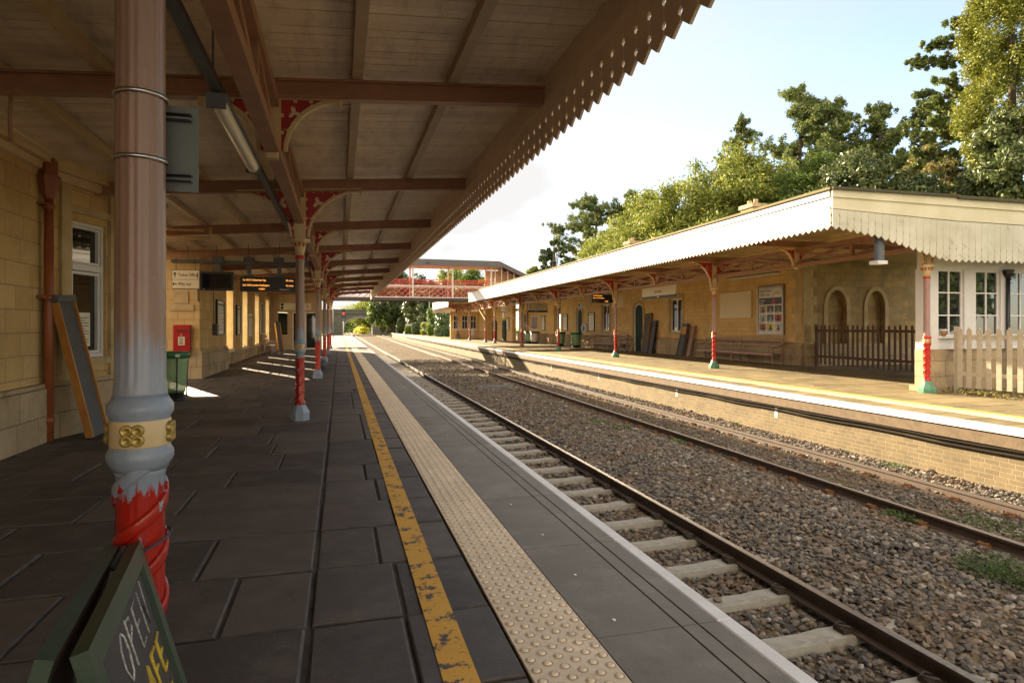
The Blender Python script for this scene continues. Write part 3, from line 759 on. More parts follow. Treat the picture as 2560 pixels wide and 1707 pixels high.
# end porch closing the platform walk, with glazed doors
b = MB(); b.wall('y', 43.3, 43.5, -4.299, -1.15, 0, 3.9, [(-3.0, -1.35, .02, 2.5), (-3.9, -3.3, 1.0, 2.5)]); b.build('porch_wall', mat('porch_cream', (.50, .38, .22), (.44, .33, .19), 4, .6), nb)
b = MB(); b.wall('y', 43.34, 43.42, -3.0, -1.35, .02, 2.5, [(-2.92, -2.25, .12, 2.4), (-2.12, -1.45, .12, 2.4)]); dr = b.build('door', WHITE, nb)
b = MB(); b.box(-2.95, -2.2, 43.37, 43.38, .1, 2.42); b.box(-2.14, -1.43, 43.37, 43.38, .1, 2.42); o = b.build('pane', GLASS, dr, world=False); o.location = -Vector(nb.location)
# added wall whose gap cuts the sun patch on the near platform
yw = MB(); yw.wall('y', 20.6, 20.85, -16, -4.86, 0, 5.6, [(-5.75, -5.12, 0, 2.2)]); yo = yw.build('sun_gap_wall', STONE); tag(yo, 'added honey stone wall behind the entrance, its gap shapes the sun patch', 'wall')

# ------------------------------------------------------------------ canopy ironwork shared by both platforms
def shaft_profile(z0, z1, r0, r1):
    return [(z0, r0 * 1.02), (z0 + .02, r0 * 1.02), (z0 + .03, r0, .0), (z0 + .07, r0, .09), (z1 - .07, r1, .09), (z1 - .03, r1, 0), (z1, r1)]
def trefoil(cx, cy, r, k=3, rot=0.0): 
    return [(cx + r * (1 + .5 * math.cos(k * t)) * math.cos(t + rot), cy + r * (1 + .5 * math.cos(k * t)) * math.sin(t + rot)) for t in [2 * math.pi * i / 30 for i in range(30)]]
def bracket(parent, s, x0, z0, wd, ht, slope, origin, th=.035):
    """pierced spandrel from a post at origin: s=+1 towards +x, -1 towards -x"""
    n = 14; arc = [(x0 + .05 + (wd - .05) * (1 - math.cos(math.pi / 2 * i / n)), z0 + ht * .97 * math.sin(math.pi / 2 * i / n)) for i in range(n + 1)]
    outer = [(x0, z0)] + arc + [(x0 + wd, z0 + ht), (x0, z0 + ht)]
    k = min(wd, ht); holes = [trefoil(x0 + .27 * k, z0 + ht - .27 * k, .085 * k, 3, math.pi / 4 + math.pi), trefoil(x0 + .60 * k, z0 + ht - .15 * k, .042 * k, 3, math.pi / 2), trefoil(x0 + .15 * k, z0 + ht - .60 * k, .042 * k, 3, math.pi)]
    if k > .6: holes += [trefoil(x0 + .09 * k, z0 + ht - .80 * k, .018 * k), trefoil(x0 + .80 * k, z0 + ht - .09 * k, .018 * k)]
    ox, oy, oz = origin; mp = lambda a, c, t: (ox + s * a, oy + t, oz + c + slope * s * a)
    pl = plate('bracket', [outer] + holes, th, RED_BR, parent, mp)
    b = MB()
    def strip(pts, wy=.075, wn=.035):
        for p, q in zip(pts, pts[1:]): b.bar(mp(p[0], p[1], 0), mp(q[0], q[1], 0), wn, wy, 0, (0, 1, 0))
    strip([(a + .008, c - .004) for a, c in arc]); strip([(x0, z0), (x0, z0 + ht)]); strip([(x0 - .02, z0 + ht), (x0 + wd + .03, z0 + ht)], .09)
    b.cbox(mp(x0 + wd + .02, z0 + ht - .045, 0), (.035, .08, .08))
    nh = int(ht / .13)
    for i in range(1, nh): b.cbox(mp(x0 + .028, z0 + ht * i / nh, 0), (.03, .055, .035)); b.cbox(mp(x0 + wd * .8 * i / nh, z0 + ht - .03, 0), (.035, .055, .03))
    b.build('bracket_rib', CREAM, pl, world=False)
    return pl
RED_BR = mat('bracket_red', (.40, .016, .014), (.32, .013, .012), 7, .4, .08, 40)

def column(parent_name, label, group, loc, near=True, base=None, shaft=None, lower=None, full=True, slope=.073, ztop=3.72, n=64):
    t = thing('iron_column', label, 'column', loc, 0, group)
    hb = .27
    b = MB(); r_ = .115
    if near: b.lathe([(0, .155), (.13, .155), (.22, .10), (hb, .085)], 8, sm=False)
    else: b.lathe([(0, .19), (.10, .19), (.2, .12), (hb, .105)], 8, sm=False)
    b.build('base', base, t, False)
    b = MB(); b.lathe([(hb - .02, .085), (hb + .02, .088), (hb + .04, .069, .0), (hb + .06, .068, .06), (1.03, .068, .06), (1.06, .068, 0), (1.09, .076)], n, 0, 0, 0, 8)
    # raised spiral ribbon
    N = 60; turns = 2.35
    for st_ in (0, math.pi):
        vs_, fs_ = [], []
        for i in range(N + 1):
            z = hb + .07 + .76 * i / N; a = st_ + 6.283 * turns * i / N; hh = .024
            for q, dz in ((.066, -hh), (.0755, -hh * .9), (.0775, -hh * .5), (.0775, hh * .5), (.0755, hh * .9), (.066, hh)): vs_.append((q * math.cos(a), q * math.sin(a), z + dz))
        for i in range(N):
            for k in range(5): fs_.append((i * 6 + k, i * 6 + 6 + k, i * 6 + 7 + k, i * 6 + 1 + k))
        b.add(vs_, fs_, 0, True)
    b.build('lower_shaft', lower, t, False)
    b = MB(); b.lathe([(1.075, .074), (1.09, .080), (1.108, .091), (1.128, .091), (1.145, .082), (1.15, .081), (1.225, .081), (1.235, .082), (1.25, .091), (1.272, .091), (1.29, .079), (1.305, .073)], 40)
    b.build('ring', GREYB if near else RED, t, False)
    b = MB(); b.lathe([(1.148, .082), (1.152, .0835), (1.225, .0835), (1.229, .082)], 40); bd = b.build('band', CREAM, t, False)
    if full:
        for k in range(4):
            a = k * math.pi / 2; f = MB(); c = Vector((math.cos(a), math.sin(a), 0)); e = Vector((-math.sin(a), math.cos(a), 0)); zv = Vector((0, 0, 1)); o_ = c * .0835 + zv * 1.188
            for j in range(4):
                p = o_ + e * (.0205 * math.cos(j * 1.571 + .785)) + zv * (.0205 * math.sin(j * 1.571 + .785)); n_ = 12; vs = []
                for q, h in ((.0185, -.004), (.0180, .005), (.0150, .008), (.0105, .0075), (.006, .004), (.001, .0035)):
                    for i in range(n_): vs.append(p + e * (q * math.cos(6.283 * i / n_)) + zv * (q * math.sin(6.283 * i / n_)) + c * h)
                f.add(vs, [(r_ * n_ + i, r_ * n_ + (i + 1) % n_, (r_ + 1) * n_ + (i + 1) % n_, (r_ + 1) * n_ + i) for r_ in range(5) for i in range(n_)], 0, True)
            f.tube([o_, o_ + c * .007, o_ + c * .010], .007, 10, rr=[.009, .008, .003]); f.build('rosette', GOLD, bd, False)
    b = MB(); b.lathe(shaft_profile(1.29, 2.62, .072, .069), n, 0, 0, 0, 8); b.build('shaft', shaft, t, False)
    b = MB(); b.lathe([(2.61, .066), (2.62, .076), (2.65, .076), (2.66, .066)], 24); b.build('collar', RED, t, False)
    b = MB(); b.lathe([(2.655, .062), (2.74, .072), (2.80, .09), (2.86, .118), (2.875, .128)], 24); b.lathe([(2.875, .15), (2.90, .165), (2.925, .165), (2.935, .14)], 8, sm=False)
    cp_ = b.build('capital', CREAM, t, False)
    if full:
        b = MB()
        for k in range(12):
            a = k * math.pi / 6; c = Vector((math.cos(a), math.sin(a), 0)); e = Vector((-math.sin(a), math.cos(a), 0))
            o_ = c * .117 + Vector((0, 0, 2.835)); up = Vector((c.x * .45, c.y * .45, 1)).normalized(); nn = Vector((c.x, c.y, -.45)).normalized()
            v = [o_ + e * x_ + up * z_ + nn * .004 for x_, z_ in ((-.024, .030), (.024, .030), (.007, 0), (.018, -.03), (-.018, -.03), (-.007, 0))]
            b.add(v, [(0, 1, 2, 5), (5, 2, 3, 4)])
        b.build('petal_paint', DRED, cp_, False)
    b = MB(); b.box(-.065, .065, -.065, .065, 2.93, ztop); b.cbox((0, 0, 2.96), (.16, .16, .04)); b.build('post', CREAM, t, False)
    for s in (1, -1): bracket(t, s, .075, 2.96, .86, ztop - 2.96, slope, (0, 0, 0))
    return t

def girder(parent, x, y0, y1, zlo, zhi, m, nb_=4):
    b = MB(); b.cbox((x, (y0 + y1) / 2, zlo + .05), (.13, y1 - y0, .10)); b.cbox((x, (y0 + y1) / 2, zhi - .05), (.13, y1 - y0, .10))
    d = (y1 - y0) / nb_
    for i in range(nb_):
        a, c = y0 + d * i, y0 + d * (i + 1)
        b.bar((x - .025, a + .04, zlo + .1), (x - .025, c - .04, zhi - .1), .03, .075); b.bar((x + .025, a + .04, zhi - .1), (x + .025, c - .04, zlo + .1), .03, .075)
        if i: b.cbox((x, a, (zlo + zhi) / 2), (.09, .08, zhi - zlo - .2))
    return b.build('lattice_girder', m, parent)

def valance_boards(mb, put, n, wb, z_top, z_tip, holes=True, tip=.075, hr=.013, zb_fun=None):
    """n boards side by side, pointed tips and half-round notches on both edges; put(s,z,d)->xyz"""
    for i in range(n):
        s = i * wb; zt = z_tip if not zb_fun else zb_fun(s + wb / 2)
        e = .0035; ztop = z_top(s + wb / 2) if callable(z_top) else z_top
        h1, h2 = zt + tip + .06, zt + tip + .06 + .165
        def edge(x, sg):
            pts = [(x - sg * e, zt + tip)]
            for h in (h1, h2):
                for q in (-1, -.5, 0, .5, 1): pts.append((x - sg * (e + hr * math.sqrt(max(0, 1 - q * q))), h + hr * 1.3 * q))
            pts.append((x - sg * e * .4, ztop)); return pts
        out = [(s + wb / 2, zt)] + edge(s + wb, 1) + edge(s, -1)[::-1]
        n_ = len(out); v = [put(a, c, 0) for a, c in out] + [put(a, c, 1) for a, c in out]
        mb.add(v, [tuple(range(n_)), tuple(range(n_, 2 * n_))[::-1]] + [(k, n_ + k, n_ + (k + 1) % n_, (k + 1) % n_) for k in range(n_)])

# ------------------------------------------------------------------ NEAR CANOPY
NY0, NY1 = -6.4, 45.2
cn = thing('platform_canopy', 'long timber boarded canopy over the near platform with brown beams and pointed valance', 'canopy', (COLX, 2.1, 3.7))
rr = random.Random(21)
b = MB(); y = NY0
while y < NY1:
    for xa, xb in ((-4.95, -2.0), (-2.0, 2.13)):
        z = .244 + rr.uniform(-.002, .002)
        v = []
        for zz in (0, .02):
            for (x_, y_) in ((xa, y + .003), (xb, y + .003), (xb, y + .139), (xa, y + .139)): v.append((x_, y_, zb1(x_) + .31 + z - .244 + zz))
        b.add(v, [(0, 3, 2, 1), (4, 5, 6, 7), (0, 1, 5, 4), (1, 2, 6, 5), (2, 3, 7, 6), (3, 0, 4, 7)])
    y += .145
b.build('roof_board', BOARDS, cn)
b = MB(); b.add([(x_, y_, zb1(x_) + dz) for dz in (.345, .385) for x_, y_ in ((-5.1, NY0 - .1), (2.2, NY0 - .1), (2.2, NY1 + .1), (-5.1, NY1 + .1))], [(0, 3, 2, 1), (4, 5, 6, 7), (0, 1, 5, 4), (1, 2, 6, 5), (2, 3, 7, 6), (3, 0, 4, 7)])
b.build('roof_felt', PLAIN_GREY, cn)
beam_m = BROWN
BY = [2.1 + 4.275 * k for k in range(-2, 11)]
for y_ in BY:
    b = MB(); xl = -3.75 if y_ < 12 else (-4.9 if y_ < 20 else -4.25)
    P = lambda x_, dz: (x_, y_, zb1(x_) + dz)
    b.bar(P(xl, .01), P(2.12, .01), .11, .022); b.bar(P(xl, .10), P(2.11, .10), .03, .16); b.bar(P(xl, .185), P(2.12, .185), .11, .022)
    b.build('cross_beam', beam_m, cn)
for x_ in (-4.55, -3.7, -2.9, -2.05, -1.2, .17, 1.13):
    b = MB(); b.box(x_ - .05, x_ + .05, NY0, NY1, zb1(x_) + .20, zb1(x_) + .303); b.build('purlin', CREAM if x_ < -1.9 else mat('purlin_paint', (.50, .38, .25), (.43, .32, .2), 5, .5, .1, 60, dirt=((.18, .13, .08), 12, .6, .8)), cn)
for k in range(-4, 20):
    y_ = 2.1 + 2.1375 * 2 * k / 2
gy = [2.1 + 4.275 * k for k in range(-2, 11)]
for a, c in zip(gy, gy[1:]):
    if c > NY1: break
    girder(cn, COLX, a + .07, c - .07, 3.17, 3.70, BROWN, 3)
for k, y_ in enumerate(gy):
    if k % 2 == 1 and y_ < NY1:
        for s in (1, -1): 
            pl = bracket(cn, s, .06, 3.20, .55, .50, .073, (0, y_ - 2.1, -3.7))
        b = MB(); b.box(COLX - .05, COLX + .05, y_ - .05, y_ + .05, 3.12, 3.71); b.build('hanger_post', CREAM, cn)
# fascia and valance
b = MB(); b.box(2.13, 2.17, NY0, NY1, 3.86, 4.27); b.box(2.10, 2.129, NY0, NY1, 3.86, 3.92); b.box(2.17, 2.21, NY0, NY1, 4.16, 4.29); b.build('fascia', mat('fascia_brown', (.74, .58, .43), (.66, .51, .37), 3, .5, .1, 50), cn)
b = MB(); nbd = int((NY1 - NY0) / .2075)
valance_boards(b, lambda s, z, d: (2.128 - .022 * (1 - d), NY0 + s, z), nbd, .2075, 3.87, 3.40, tip=.075, hr=.023)
b.build('valance', mat('valance_brown', (.74, .58, .43), (.65, .50, .37), 3, .5, .1, 50), cn)

# columns of the near platform
labs = ['large fluted iron column nearest the camera with gold rosettes and clamps', 'fluted iron column beside the departure board, second nearest', 'third nearest fluted iron column on the near platform', 'fourth nearest red footed iron column on the near platform', 'fifth nearest red footed iron column on the near platform', 'farthest red footed iron column at the canopy end']
cols = []
for k in range(6):
    y_ = 2.15 if k == 0 else 2.1 + 8.55 * k
    cols.append(column('c', labs[k], 'iron columns of the near platform', (COLX + (0 if k else .03), y_, 0), True, GREYB, MAUVE, REDWORN if k < 2 else RED, k < 3, .073, 3.72, 64 if k < 2 else 32))
# ------------------------------------------------------------------ things under the near canopy
# cable trunking and tube lights
t = thing('cable_trunking', 'dark grey cable trunking hung along the near canopy girder', 'trunking', (-.84, 10, 3.2))
b = MB(); b.box(-.87, -.81, -4, 43, 3.17, 3.24); [b.box(-.872, -.808, y_ - .06, y_ + .06, 3.165, 3.245) for y_ in np.arange(.5, 43, 3.0)]; b.build('channel', DGREY, t)
b = MB(); [b.bar((-.84, y_, 3.24), (-.84, y_, zb1(-.84) + .2), .012, .012) for y_ in np.arange(.4, 43, 4.275)]; b.build('hanger', DGREY, t)
def tube_light(x, y, z, label, ln=1.9, diff=LENS):
    t = thing('tube_light', label, 'light', (x, y, z), 0, 'tube lights under the near canopy')
    b = MB(); b.box(-.07, .07, -ln / 2, ln / 2, .0, .035); b.box(-.066, .066, -ln / 2 - .02, -ln / 2, -.07, .04); b.box(-.066, .066, ln / 2, ln / 2 + .02, -.07, .04); b.build('casing', DGREY, t, False)
    b = MB(); b.prism([(.06 * math.cos(a), -.0 - .068 * math.sin(a)) for a in np.linspace(0, math.pi, 12)], 'y', -ln / 2, ln / 2); b.build('diffuser', diff, t, False)
tube_light(-.84, 5.75, 3.12, 'tube light with ribbed diffuser nearest the camera')
tube_light(-.84, 14.3, 3.12, 'tube light second from the camera behind the second column')
tube_light(-.84, 22.9, 3.12, 'farthest tube light on the near canopy trunking')
# clamped sign back on the first column
t = thing('sign_plate', 'blank grey back of a sign clamped to the nearest column', 'sign', (COLX, 2.13, 2.1))
P0 = Vector((-.50, 2.27, 0)); dv = Vector((math.cos(R(-16)), math.sin(R(-16)), 0))
b = MB(); b.bar((-.60, 2.235, 2.085), (-.445, 2.235, 2.085), .006, .275, 0, (0, 0, 1)); b.build('panel', mat('sign_back_grey', (.10, .118, .108), (.085, .10, .092), 4, .5), t)
for z in (1.99, 2.185):
    b = MB(); b.box(-.56, -.462, 2.195, 2.231, z - .012, z - .006); b.box(-.56, -.462, 2.195, 2.231, z + .006, z + .012); b.build('channel', DGREY, t)
    b = MB(); b.lathe([(z + .024, .072), (z + .024, .0745), (z + .036, .0745), (z + .036, .072)], 40, COLX + .03, 2.15, caps=False); b.cbox((-.548, 2.16, z + .02), (.02, .02, .022)); b.build('clamp', STEEL, t)
# A-board tied to the column
ab = thing('cafe_board', 'green framed chalkboard stand tied to the nearest column, chalked for the cafe', 'board', (-.562, 1.72, 0), R(8))
def leaf(sg):
    W_, H_, th = .68, .88, .032; top = Vector((0, 0, .872)); bot = Vector((sg * .24, 0, .0)); d = (top - bot).normalized(); nrm = Vector((d.z, 0, -d.x)) if sg > 0 else Vector((-d.z, 0, d.x))
    L_ = (top - bot).length; o_ = Vector((sg * .012, 0, 0))
    def pp(a, s, k): return bot + o_ + d * s + Vector((0, a, 0)) + nrm * k
    def blk(mb, a0, a1, s0, s1, k0, k1):
        mb.add([pp(a0, s0, k0), pp(a1, s0, k0), pp(a1, s1, k0), pp(a0, s1, k0), pp(a0, s0, k1), pp(a1, s0, k1), pp(a1, s1, k1), pp(a0, s1, k1)], [(0, 3, 2, 1), (4, 5, 6, 7), (0, 1, 5, 4), (1, 2, 6, 5), (2, 3, 7, 6), (3, 0, 4, 7)])
    f = MB(); h = W_ / 2; q = .055
    for a0, a1, s0, s1 in ((-h, -h + q, 0, L_), (h - q, h, 0, L_), (-h + q, h - q, L_ - q, L_), (-h + q, h - q, .02, .09)): blk(f, a0, a1, s0, s1, 0, th)
    fo = f.build('frame', mat('dark_green_frame', (.045, .075, .05), (.035, .06, .042), 9, .4, .15, 60, dirt=((.3, .26, .17), 26, .70, .76)), ab, False)
    c = MB(); blk(c, -h + q, h - q, .09, L_ - q, .006, .018); c.build('chalk_panel', mat('chalkboard', (.042, .036, .035), (.06, .052, .05), 3, .8, dirt=((.12, .11, .1), 4, .6, .9)), ab, False)
    if sg > 0:
        tilt = math.atan2(.24, .855)
        chalk = mat('white_chalk', (.62, .60, .56), (.25, .24, .23), 90, .9); ych = mat('yellow_chalk', (.70, .48, .05), (.5, .33, .04), 60, .9)
        rot = (Matrix.Rotation(R(90), 4, 'Z') @ Matrix.Rotation(R(90) - tilt, 4, 'X')).to_euler()
        def wr(tx, size, s, m, sx, a=0, shear=.0): 
            o = lettering(tx, size, pp(a, s, .0195), rot, m, ab, sx=sx, shear=shear)
        def stroke(paths, m, r, name='lettering'):
            mb = MB()
            for pth in paths: mb.tube([pp(a, s, .0195) for a, s in pth], r, 5)
            mb.build(name, m, ab, False)
        # hand drawn capitals: each in a unit box (0..1, 0..1)
        G = {'O': [[(.5, 1), (.12, .75), (.05, .35), (.35, 0), (.75, .1), (.95, .5), (.85, .85), (.6, .98)]], 'P': [[(.15, 0), (.12, 1.05)], [(.05, .98), (.7, .95), (.8, .7), (.15, .52)]], 'E': [[(.8, 1), (.15, .95), (.1, 0), (.85, .05)], [(.12, .5), (.7, .55)]], 'N': [[(.1, -.02), (.12, 1), (.8, .05), (.9, 1.1)]],
             'C': [[(.85, .85), (.5, 1), (.1, .7), (.1, .25), (.45, 0), (.85, .15)]], 'A': [[(.05, 0), (.5, 1), (.95, 0)], [(.22, .38), (.8, .38)]], 'F': [[(.12, 0), (.12, 1), (.85, 1)], [(.12, .52), (.65, .52)]], 'L': [[(.12, 1), (.12, 0), (.8, 0)]], 'T': [[(.05, 1), (.95, 1)], [(.5, 1), (.5, 0)]], 'R': [[(.1, 0), (.1, 1), (.75, .95), (.8, .65), (.1, .5), (.9, 0)]], 'M': [[(.05, 0), (.15, 1), (.5, .35), (.85, 1), (.95, 0)]], '1': [[(.3, .8), (.55, 1), (.55, 0)]], ' ': []}
        def word(tx, a0, s0, wch, hch, m, r):
            ps = []
            for i, ch in enumerate(tx):
                for g in G[ch]: ps.append([(a0 + (i + x_ * .78) * wch, s0 + y_ * hch) for x_, y_ in g])
            stroke(ps, m, r)
        word('OPEN', -.115, .70, .092, .115, chalk, .0026)
        word('CAFE', -.075, .565, .088, .095, ych, .006)
        word('PLATFORM 1', -.26, .47, .052, .055, ych, .003)
leaf(1); leaf(-1)
b = MB(); b.tube([(-.01, .25, .84), (0, .34, .86), (0.02, .345, .84)], .012, 8); b.build('hinge', DGREY, ab, False)
cs = MB(); pts = [(COLX + .03 + .083 * math.cos(a), 2.15 + .083 * math.sin(a), .845 + .03 * math.sin(a * 1.0 + 1.2)) for a in np.linspace(-2.4, 3.4, 24)]
cs.tube([(-.575, 2.02, .85)] + pts + [(-.585, 2.02, .87)], .004, 6); cs.tube([(-.59, 2.03, .86), (-.60, 2.01, .80), (-.585, 2.0, .78)], .009, 6)
co = cs.build('tie_cord', mat('purple_cord', (.06, .055, .085), None, 5, .7)); tag(co, 'dark cord tying the chalkboard stand to the column', 'cord')
# leaning boarding ramp by the rain pipe
def ramp(label, foot, top, wdir, wd, frame_m, group=None, cap=True, deck=None, name='boarding_ramp'):
    foot, top = Vector(foot), Vector(top); t = thing(name, label, 'ramp', foot, 0, group)
    wv = Vector(wdir).normalized(); d = top - foot; nrm = d.normalized().cross(wv).normalized(); deck = deck or RAMPG
    b = MB(); b.bar((0, 0, 0), d, wd, .03, 0, nrm); b.build('deck', deck, t, False)
    for s in (-1, 1):
        b = MB(); b.bar(wv * (s * (wd / 2 + .012)), d + wv * (s * (wd / 2 + .012)), .024, .10, 0, nrm); b.build('side_rail', frame_m, t, False)
    if cap: b = MB(); b.bar(d - d.normalized() * .02, d + d.normalized() * .07, wd + .07, .12, 0, nrm); b.build('end_cap', DGREY, t, False)
    return t
ramp('grey topped wooden boarding ramp leaning on the wall beside the rain pipe', (-3.22, 9.82, .02), (-3.60, 9.72, 1.86), (.10, .6, 0), .36, WOODO)
# litter bin with clear bag
def bin_(label, loc, lid, group, body=BAG, h=1.0, r=.26):
    t = thing('litter_bin', label, 'bin', loc, 0, group)
    b = MB(); b.lathe([(h - .13, r * 1.08), (h - .02, r * 1.10), (h, r * 1.02), (h, r * .72), (h - .04, r * .7)], 28); b.build('lid', lid, t, False)
    b = MB(); b.lathe([(.16, r * .78), (.3, r * .88), (.55, r * .93), (.8, r * .96), (h - .12, r * 1.01)], 20); b.build('bag', body, t, False)
    b = MB(); b.lathe([(0, r * .9), (.04, r * .9), (.06, r * .75), (.18, r * .72)], 24)
    for k in range(4): a = k * 1.571 + .5; b.tube([(r * .9 * math.cos(a), r * .9 * math.sin(a), .05), (r * 1.03 * math.cos(a), r * 1.03 * math.sin(a), h - .1)], .012, 6)
    b.build('stand', BLACK, t, False); return t
BGREEN = mat('bin_green', (.02, .16, .06), (.016, .13, .05), 3, .3)
nbin = bin_('green lidded litter bin with clear bag beside the nearest column', (-3.32, 14.25, 0), BGREEN, 'litter bins', r=.29)
b = MB(); b.box(-.2, .2, -.292, -.288, .895, .955); b.build('label', SIGNW, nbin, False)
# letter box
t = thing('letter_box', 'red wall letter box on the honey stone beside the entrance', 'letter box', (-4.4, 20.0, 1.1))
b = MB(); b.bevbox(-.225, .225, -.47, .47, 0, .14, .015); 
v = [(x, -z, y) for x, y, z in b.v]; b.v = v; b.build('body', POSTRED, t, False)
b = MB(); b.box(-.17, .17, -.155, -.139, .27, .36); b.build('hood', POSTRED, t, False)
b = MB(); b.box(-.14, .14, -.158, -.155, .285, .315); b.build('slot', BLACK, t, False)
b = MB(); b.box(-.085, .085, -.148, -.139, -.12, .12); pl_ = b.build('collection_plate', SIGNW, t, False)
b = MB(); [b.box(-.06, .06 - .02 * (k % 2), -.150, -.148, -.09 + k * .033, -.075 + k * .033) for k in range(6)]; b.build('plate_print', INK, t, False)
b = MB(); b.lathe([(0, .03), (.004, .03)], 16); b.v = [(x, -.139 - z, y + .17) for x, y, z in b.v]; b.build('cypher', mat('cypher_pale', (.55, .25, .2), None), t, False)
# hanging direction sign
t = thing('direction_sign', 'hanging Ticket Office and Way out sign near the letter box', 'sign', (-3.78, 17.6, 2.72), R(-8)); t.scale = (.84, .84, .9)
b = MB(); b.box(-.40, .40, -.06, .06, -.27, .27); b.build('box', DGREY, t, False)
b = MB(); b.box(-.385, .385, -.066, -.06, -.255, .255); b.build('face', SIGNW, t, False)
b = MB(); b.box(-.385, .385, -.0675, -.066, -.006, .004); b.build('divider', INK, t, False)
R9 = (R(90), 0, 0)
lettering('Ticket Office', .135, (-.22, -.068, .125), R9, INK, t, 'LEFT', sx=.78); lettering('Way out', .135, (-.22, -.068, -.13), R9, INK, t, 'LEFT', sx=.78)
b = MB(); b.bar((-.31, -.068, .06), (-.31, -.068, .17), .026, .003, 0, (0, 1, 0)); b.prism([(-.36, .15), (-.26, .15), (-.31, .215)], 'y', -.0695, -.0665); b.bar((-.34, -.068, -.13), (-.255, -.068, -.13), .003, .026, 0, (0, 0, 1)); b.prism([(-.335, -.18), (-.335, -.08), (-.38, -.13)], 'y', -.0695, -.0665)
b.prism([(.33, .04), (.355, .04), (.355, .2), (.33, .2)], 'y', -.069, -.0665); b.lathe([(0, .018), (.002, .018)], 10); 
b.build('arrow_symbols', INK, t, False)
b = MB(); [b.tube([(x_, 0, .27), (x_, 0, .62)], .008, 6) for x_ in (-.3, .25)]; b.build('hanging_rod', BLACK, t, False)
# screen rail with monitor and departure board
t = thing('hanging_rail', 'grey steel rail hung under the canopy carrying the screens', 'rail', (-2.5, 18.3, 3.27))
b = MB(); b.box(-4.3, -.75, 18.26, 18.34, 3.22, 3.30); b.box(-4.3, -.75, 18.46, 18.52, 3.22, 3.27); [b.bar((x_, 18.3, 3.3), (x_, 18.3, zb1(x_) + .2), .015, .015) for x_ in (-3.9, -3.2, -2.4, -1.6, -.9)]
[b.cbox((x_, 18.3, 3.32), (.26, .22, .18)) for x_ in (-3.15, -2.38, -1.62)]; b.build('rail_bar', DGREY, t)
def mount(b, x, z): b.cbox((x, 18.3, (3.22 + z) / 2), (.10, .12, 3.22 - z)); b.cbox((x, 18.3, z + .03), (.26, .2, .06))
t = thing('monitor', 'switched off black monitor hanging left of the departure board', 'monitor', (-3.15, 18.2, 2.75))
b = MB(); b.box(-3.56, -2.76, 18.12, 18.26, 2.48, 2.98); b.build('casing', BLACK, t); b = MB(); b.box(-3.50, -2.82, 18.112, 18.119, 2.55, 2.92); b.build('screen', SCREEN, t)
b = MB(); mount(b, -3.15, 2.98); b.build('mount', DGREY, t); b = MB(); b.box(-3.5, -3.46, 18.112, 18.119, 2.5, 2.52); b.build('label', SIGNW, t)
t = thing('departure_board', 'black departure board with amber train times beside the second column', 'board', (-2.0, 18.2, 2.75))
b = MB(); b.box(-2.58, -1.16, 18.10, 18.30, 2.47, 2.86); b.build('casing', BLACK, t)
b = MB(); mount(b, -2.38, 2.86); mount(b, -1.6, 2.86); b.tube([(-2.52, 18.3, 3.2), (-2.56, 18.3, 3.0), (-2.5, 18.28, 2.88)], .012, 6); b.build('mount', DGREY, t)
Lc = Vector(t.location)
for tx, xx, zz, sz, mt, al in (('1st 10:31 Cheltenham Spa', -2.52, 2.775, .068, LED, 'LEFT'), ('On time', -1.42, 2.775, .068, LED, 'LEFT'), ('2nd 10:46 London Paddington', -2.52, 2.635, .068, LED, 'LEFT'), ('On time', -1.42, 2.635, .068, LED, 'LEFT'), ('10:28:51', -2.12, 2.535, .06, LED, 'LEFT'), ('Platform 1', -1.58, 2.525, .075, SIGNW, 'LEFT')):
    lettering(tx, sz, Vector((xx, 18.097, zz)) - Lc, R9, mt, t, al, sx=.82)
# platform 1 sign further on
t = thing('platform_sign', 'white hanging platform 1 sign seen between the columns', 'sign', (-2.0, 34.5, 2.58))
b = MB(); b.box(-3.0, -1.45, 34.46, 34.54, 2.40, 2.75); b.build('face', SIGNW, t); b = MB(); [b.tube([(x_, 34.5, 2.75), (x_, 34.5, 3.6)], .01, 6) for x_ in (-2.8, -1.65)]; b.build('hanging_rod', BLACK, t)
Lc = Vector(t.location); lettering('1', .26, Vector((-1.63, 34.455, 2.575)) - Lc, R9, INK, t); lettering('London', .09, Vector((-2.1, 34.455, 2.62)) - Lc, R9, INK, t); lettering('Swindon  Reading', .07, Vector((-2.1, 34.455, 2.5)) - Lc, R9, INK, t)
b = MB(); b.box(-2.95, -2.82, 34.452, 34.459, 2.60, 2.73); b.box(-2.95, -2.82, 34.452, 34.459, 2.43, 2.56); b.build('symbol', INK, t)
# notice boards on the long wall
def noticeboard(label, x, y0, y1, z0, z1, face=SIGNW, frame=BLACK, group='notice boards', side=1, header=None, name='notice_board', dep=.07):
    t = thing(name, label, 'notice board', (x, (y0 + y1) / 2, z0), 0, group); s = side; q = .05
    fx = (x, x + s * dep); lo, hi = min(fx), max(fx)
    b = MB(); b.wall('x', lo, hi, y0, y1, z0, z1, [(y0 + q, y1 - q, z0 + q, z1 - q)]); b.build('frame', frame, t)
    pf = sorted((x + s * .005, x + s * (dep - .025))); b = MB(); b.box(pf[0], pf[1], y0 + q, y1 - q, z0 + q, z1 - q); b.build('sheet', face, t)
    b = MB(); k0 = random.Random(int(y0 * 10)); xx = sorted((x + s * (dep - .0245), x + s * (dep - .022)))
    zc = z1 - q - .14
    b.box(xx[0], xx[1], y0 + q + .04, y1 - q - .04, zc, zc + .07)
    while zc > z0 + q + .12:
        zc -= .05; b.box(xx[0], xx[1], y0 + q + .05, y1 - q - .05 - k0.uniform(0, .3) * (y1 - y0), zc, zc + .015)
    b.build('print', mat('notice_print', (.12, .12, .12), None) if not header else header, t); return t
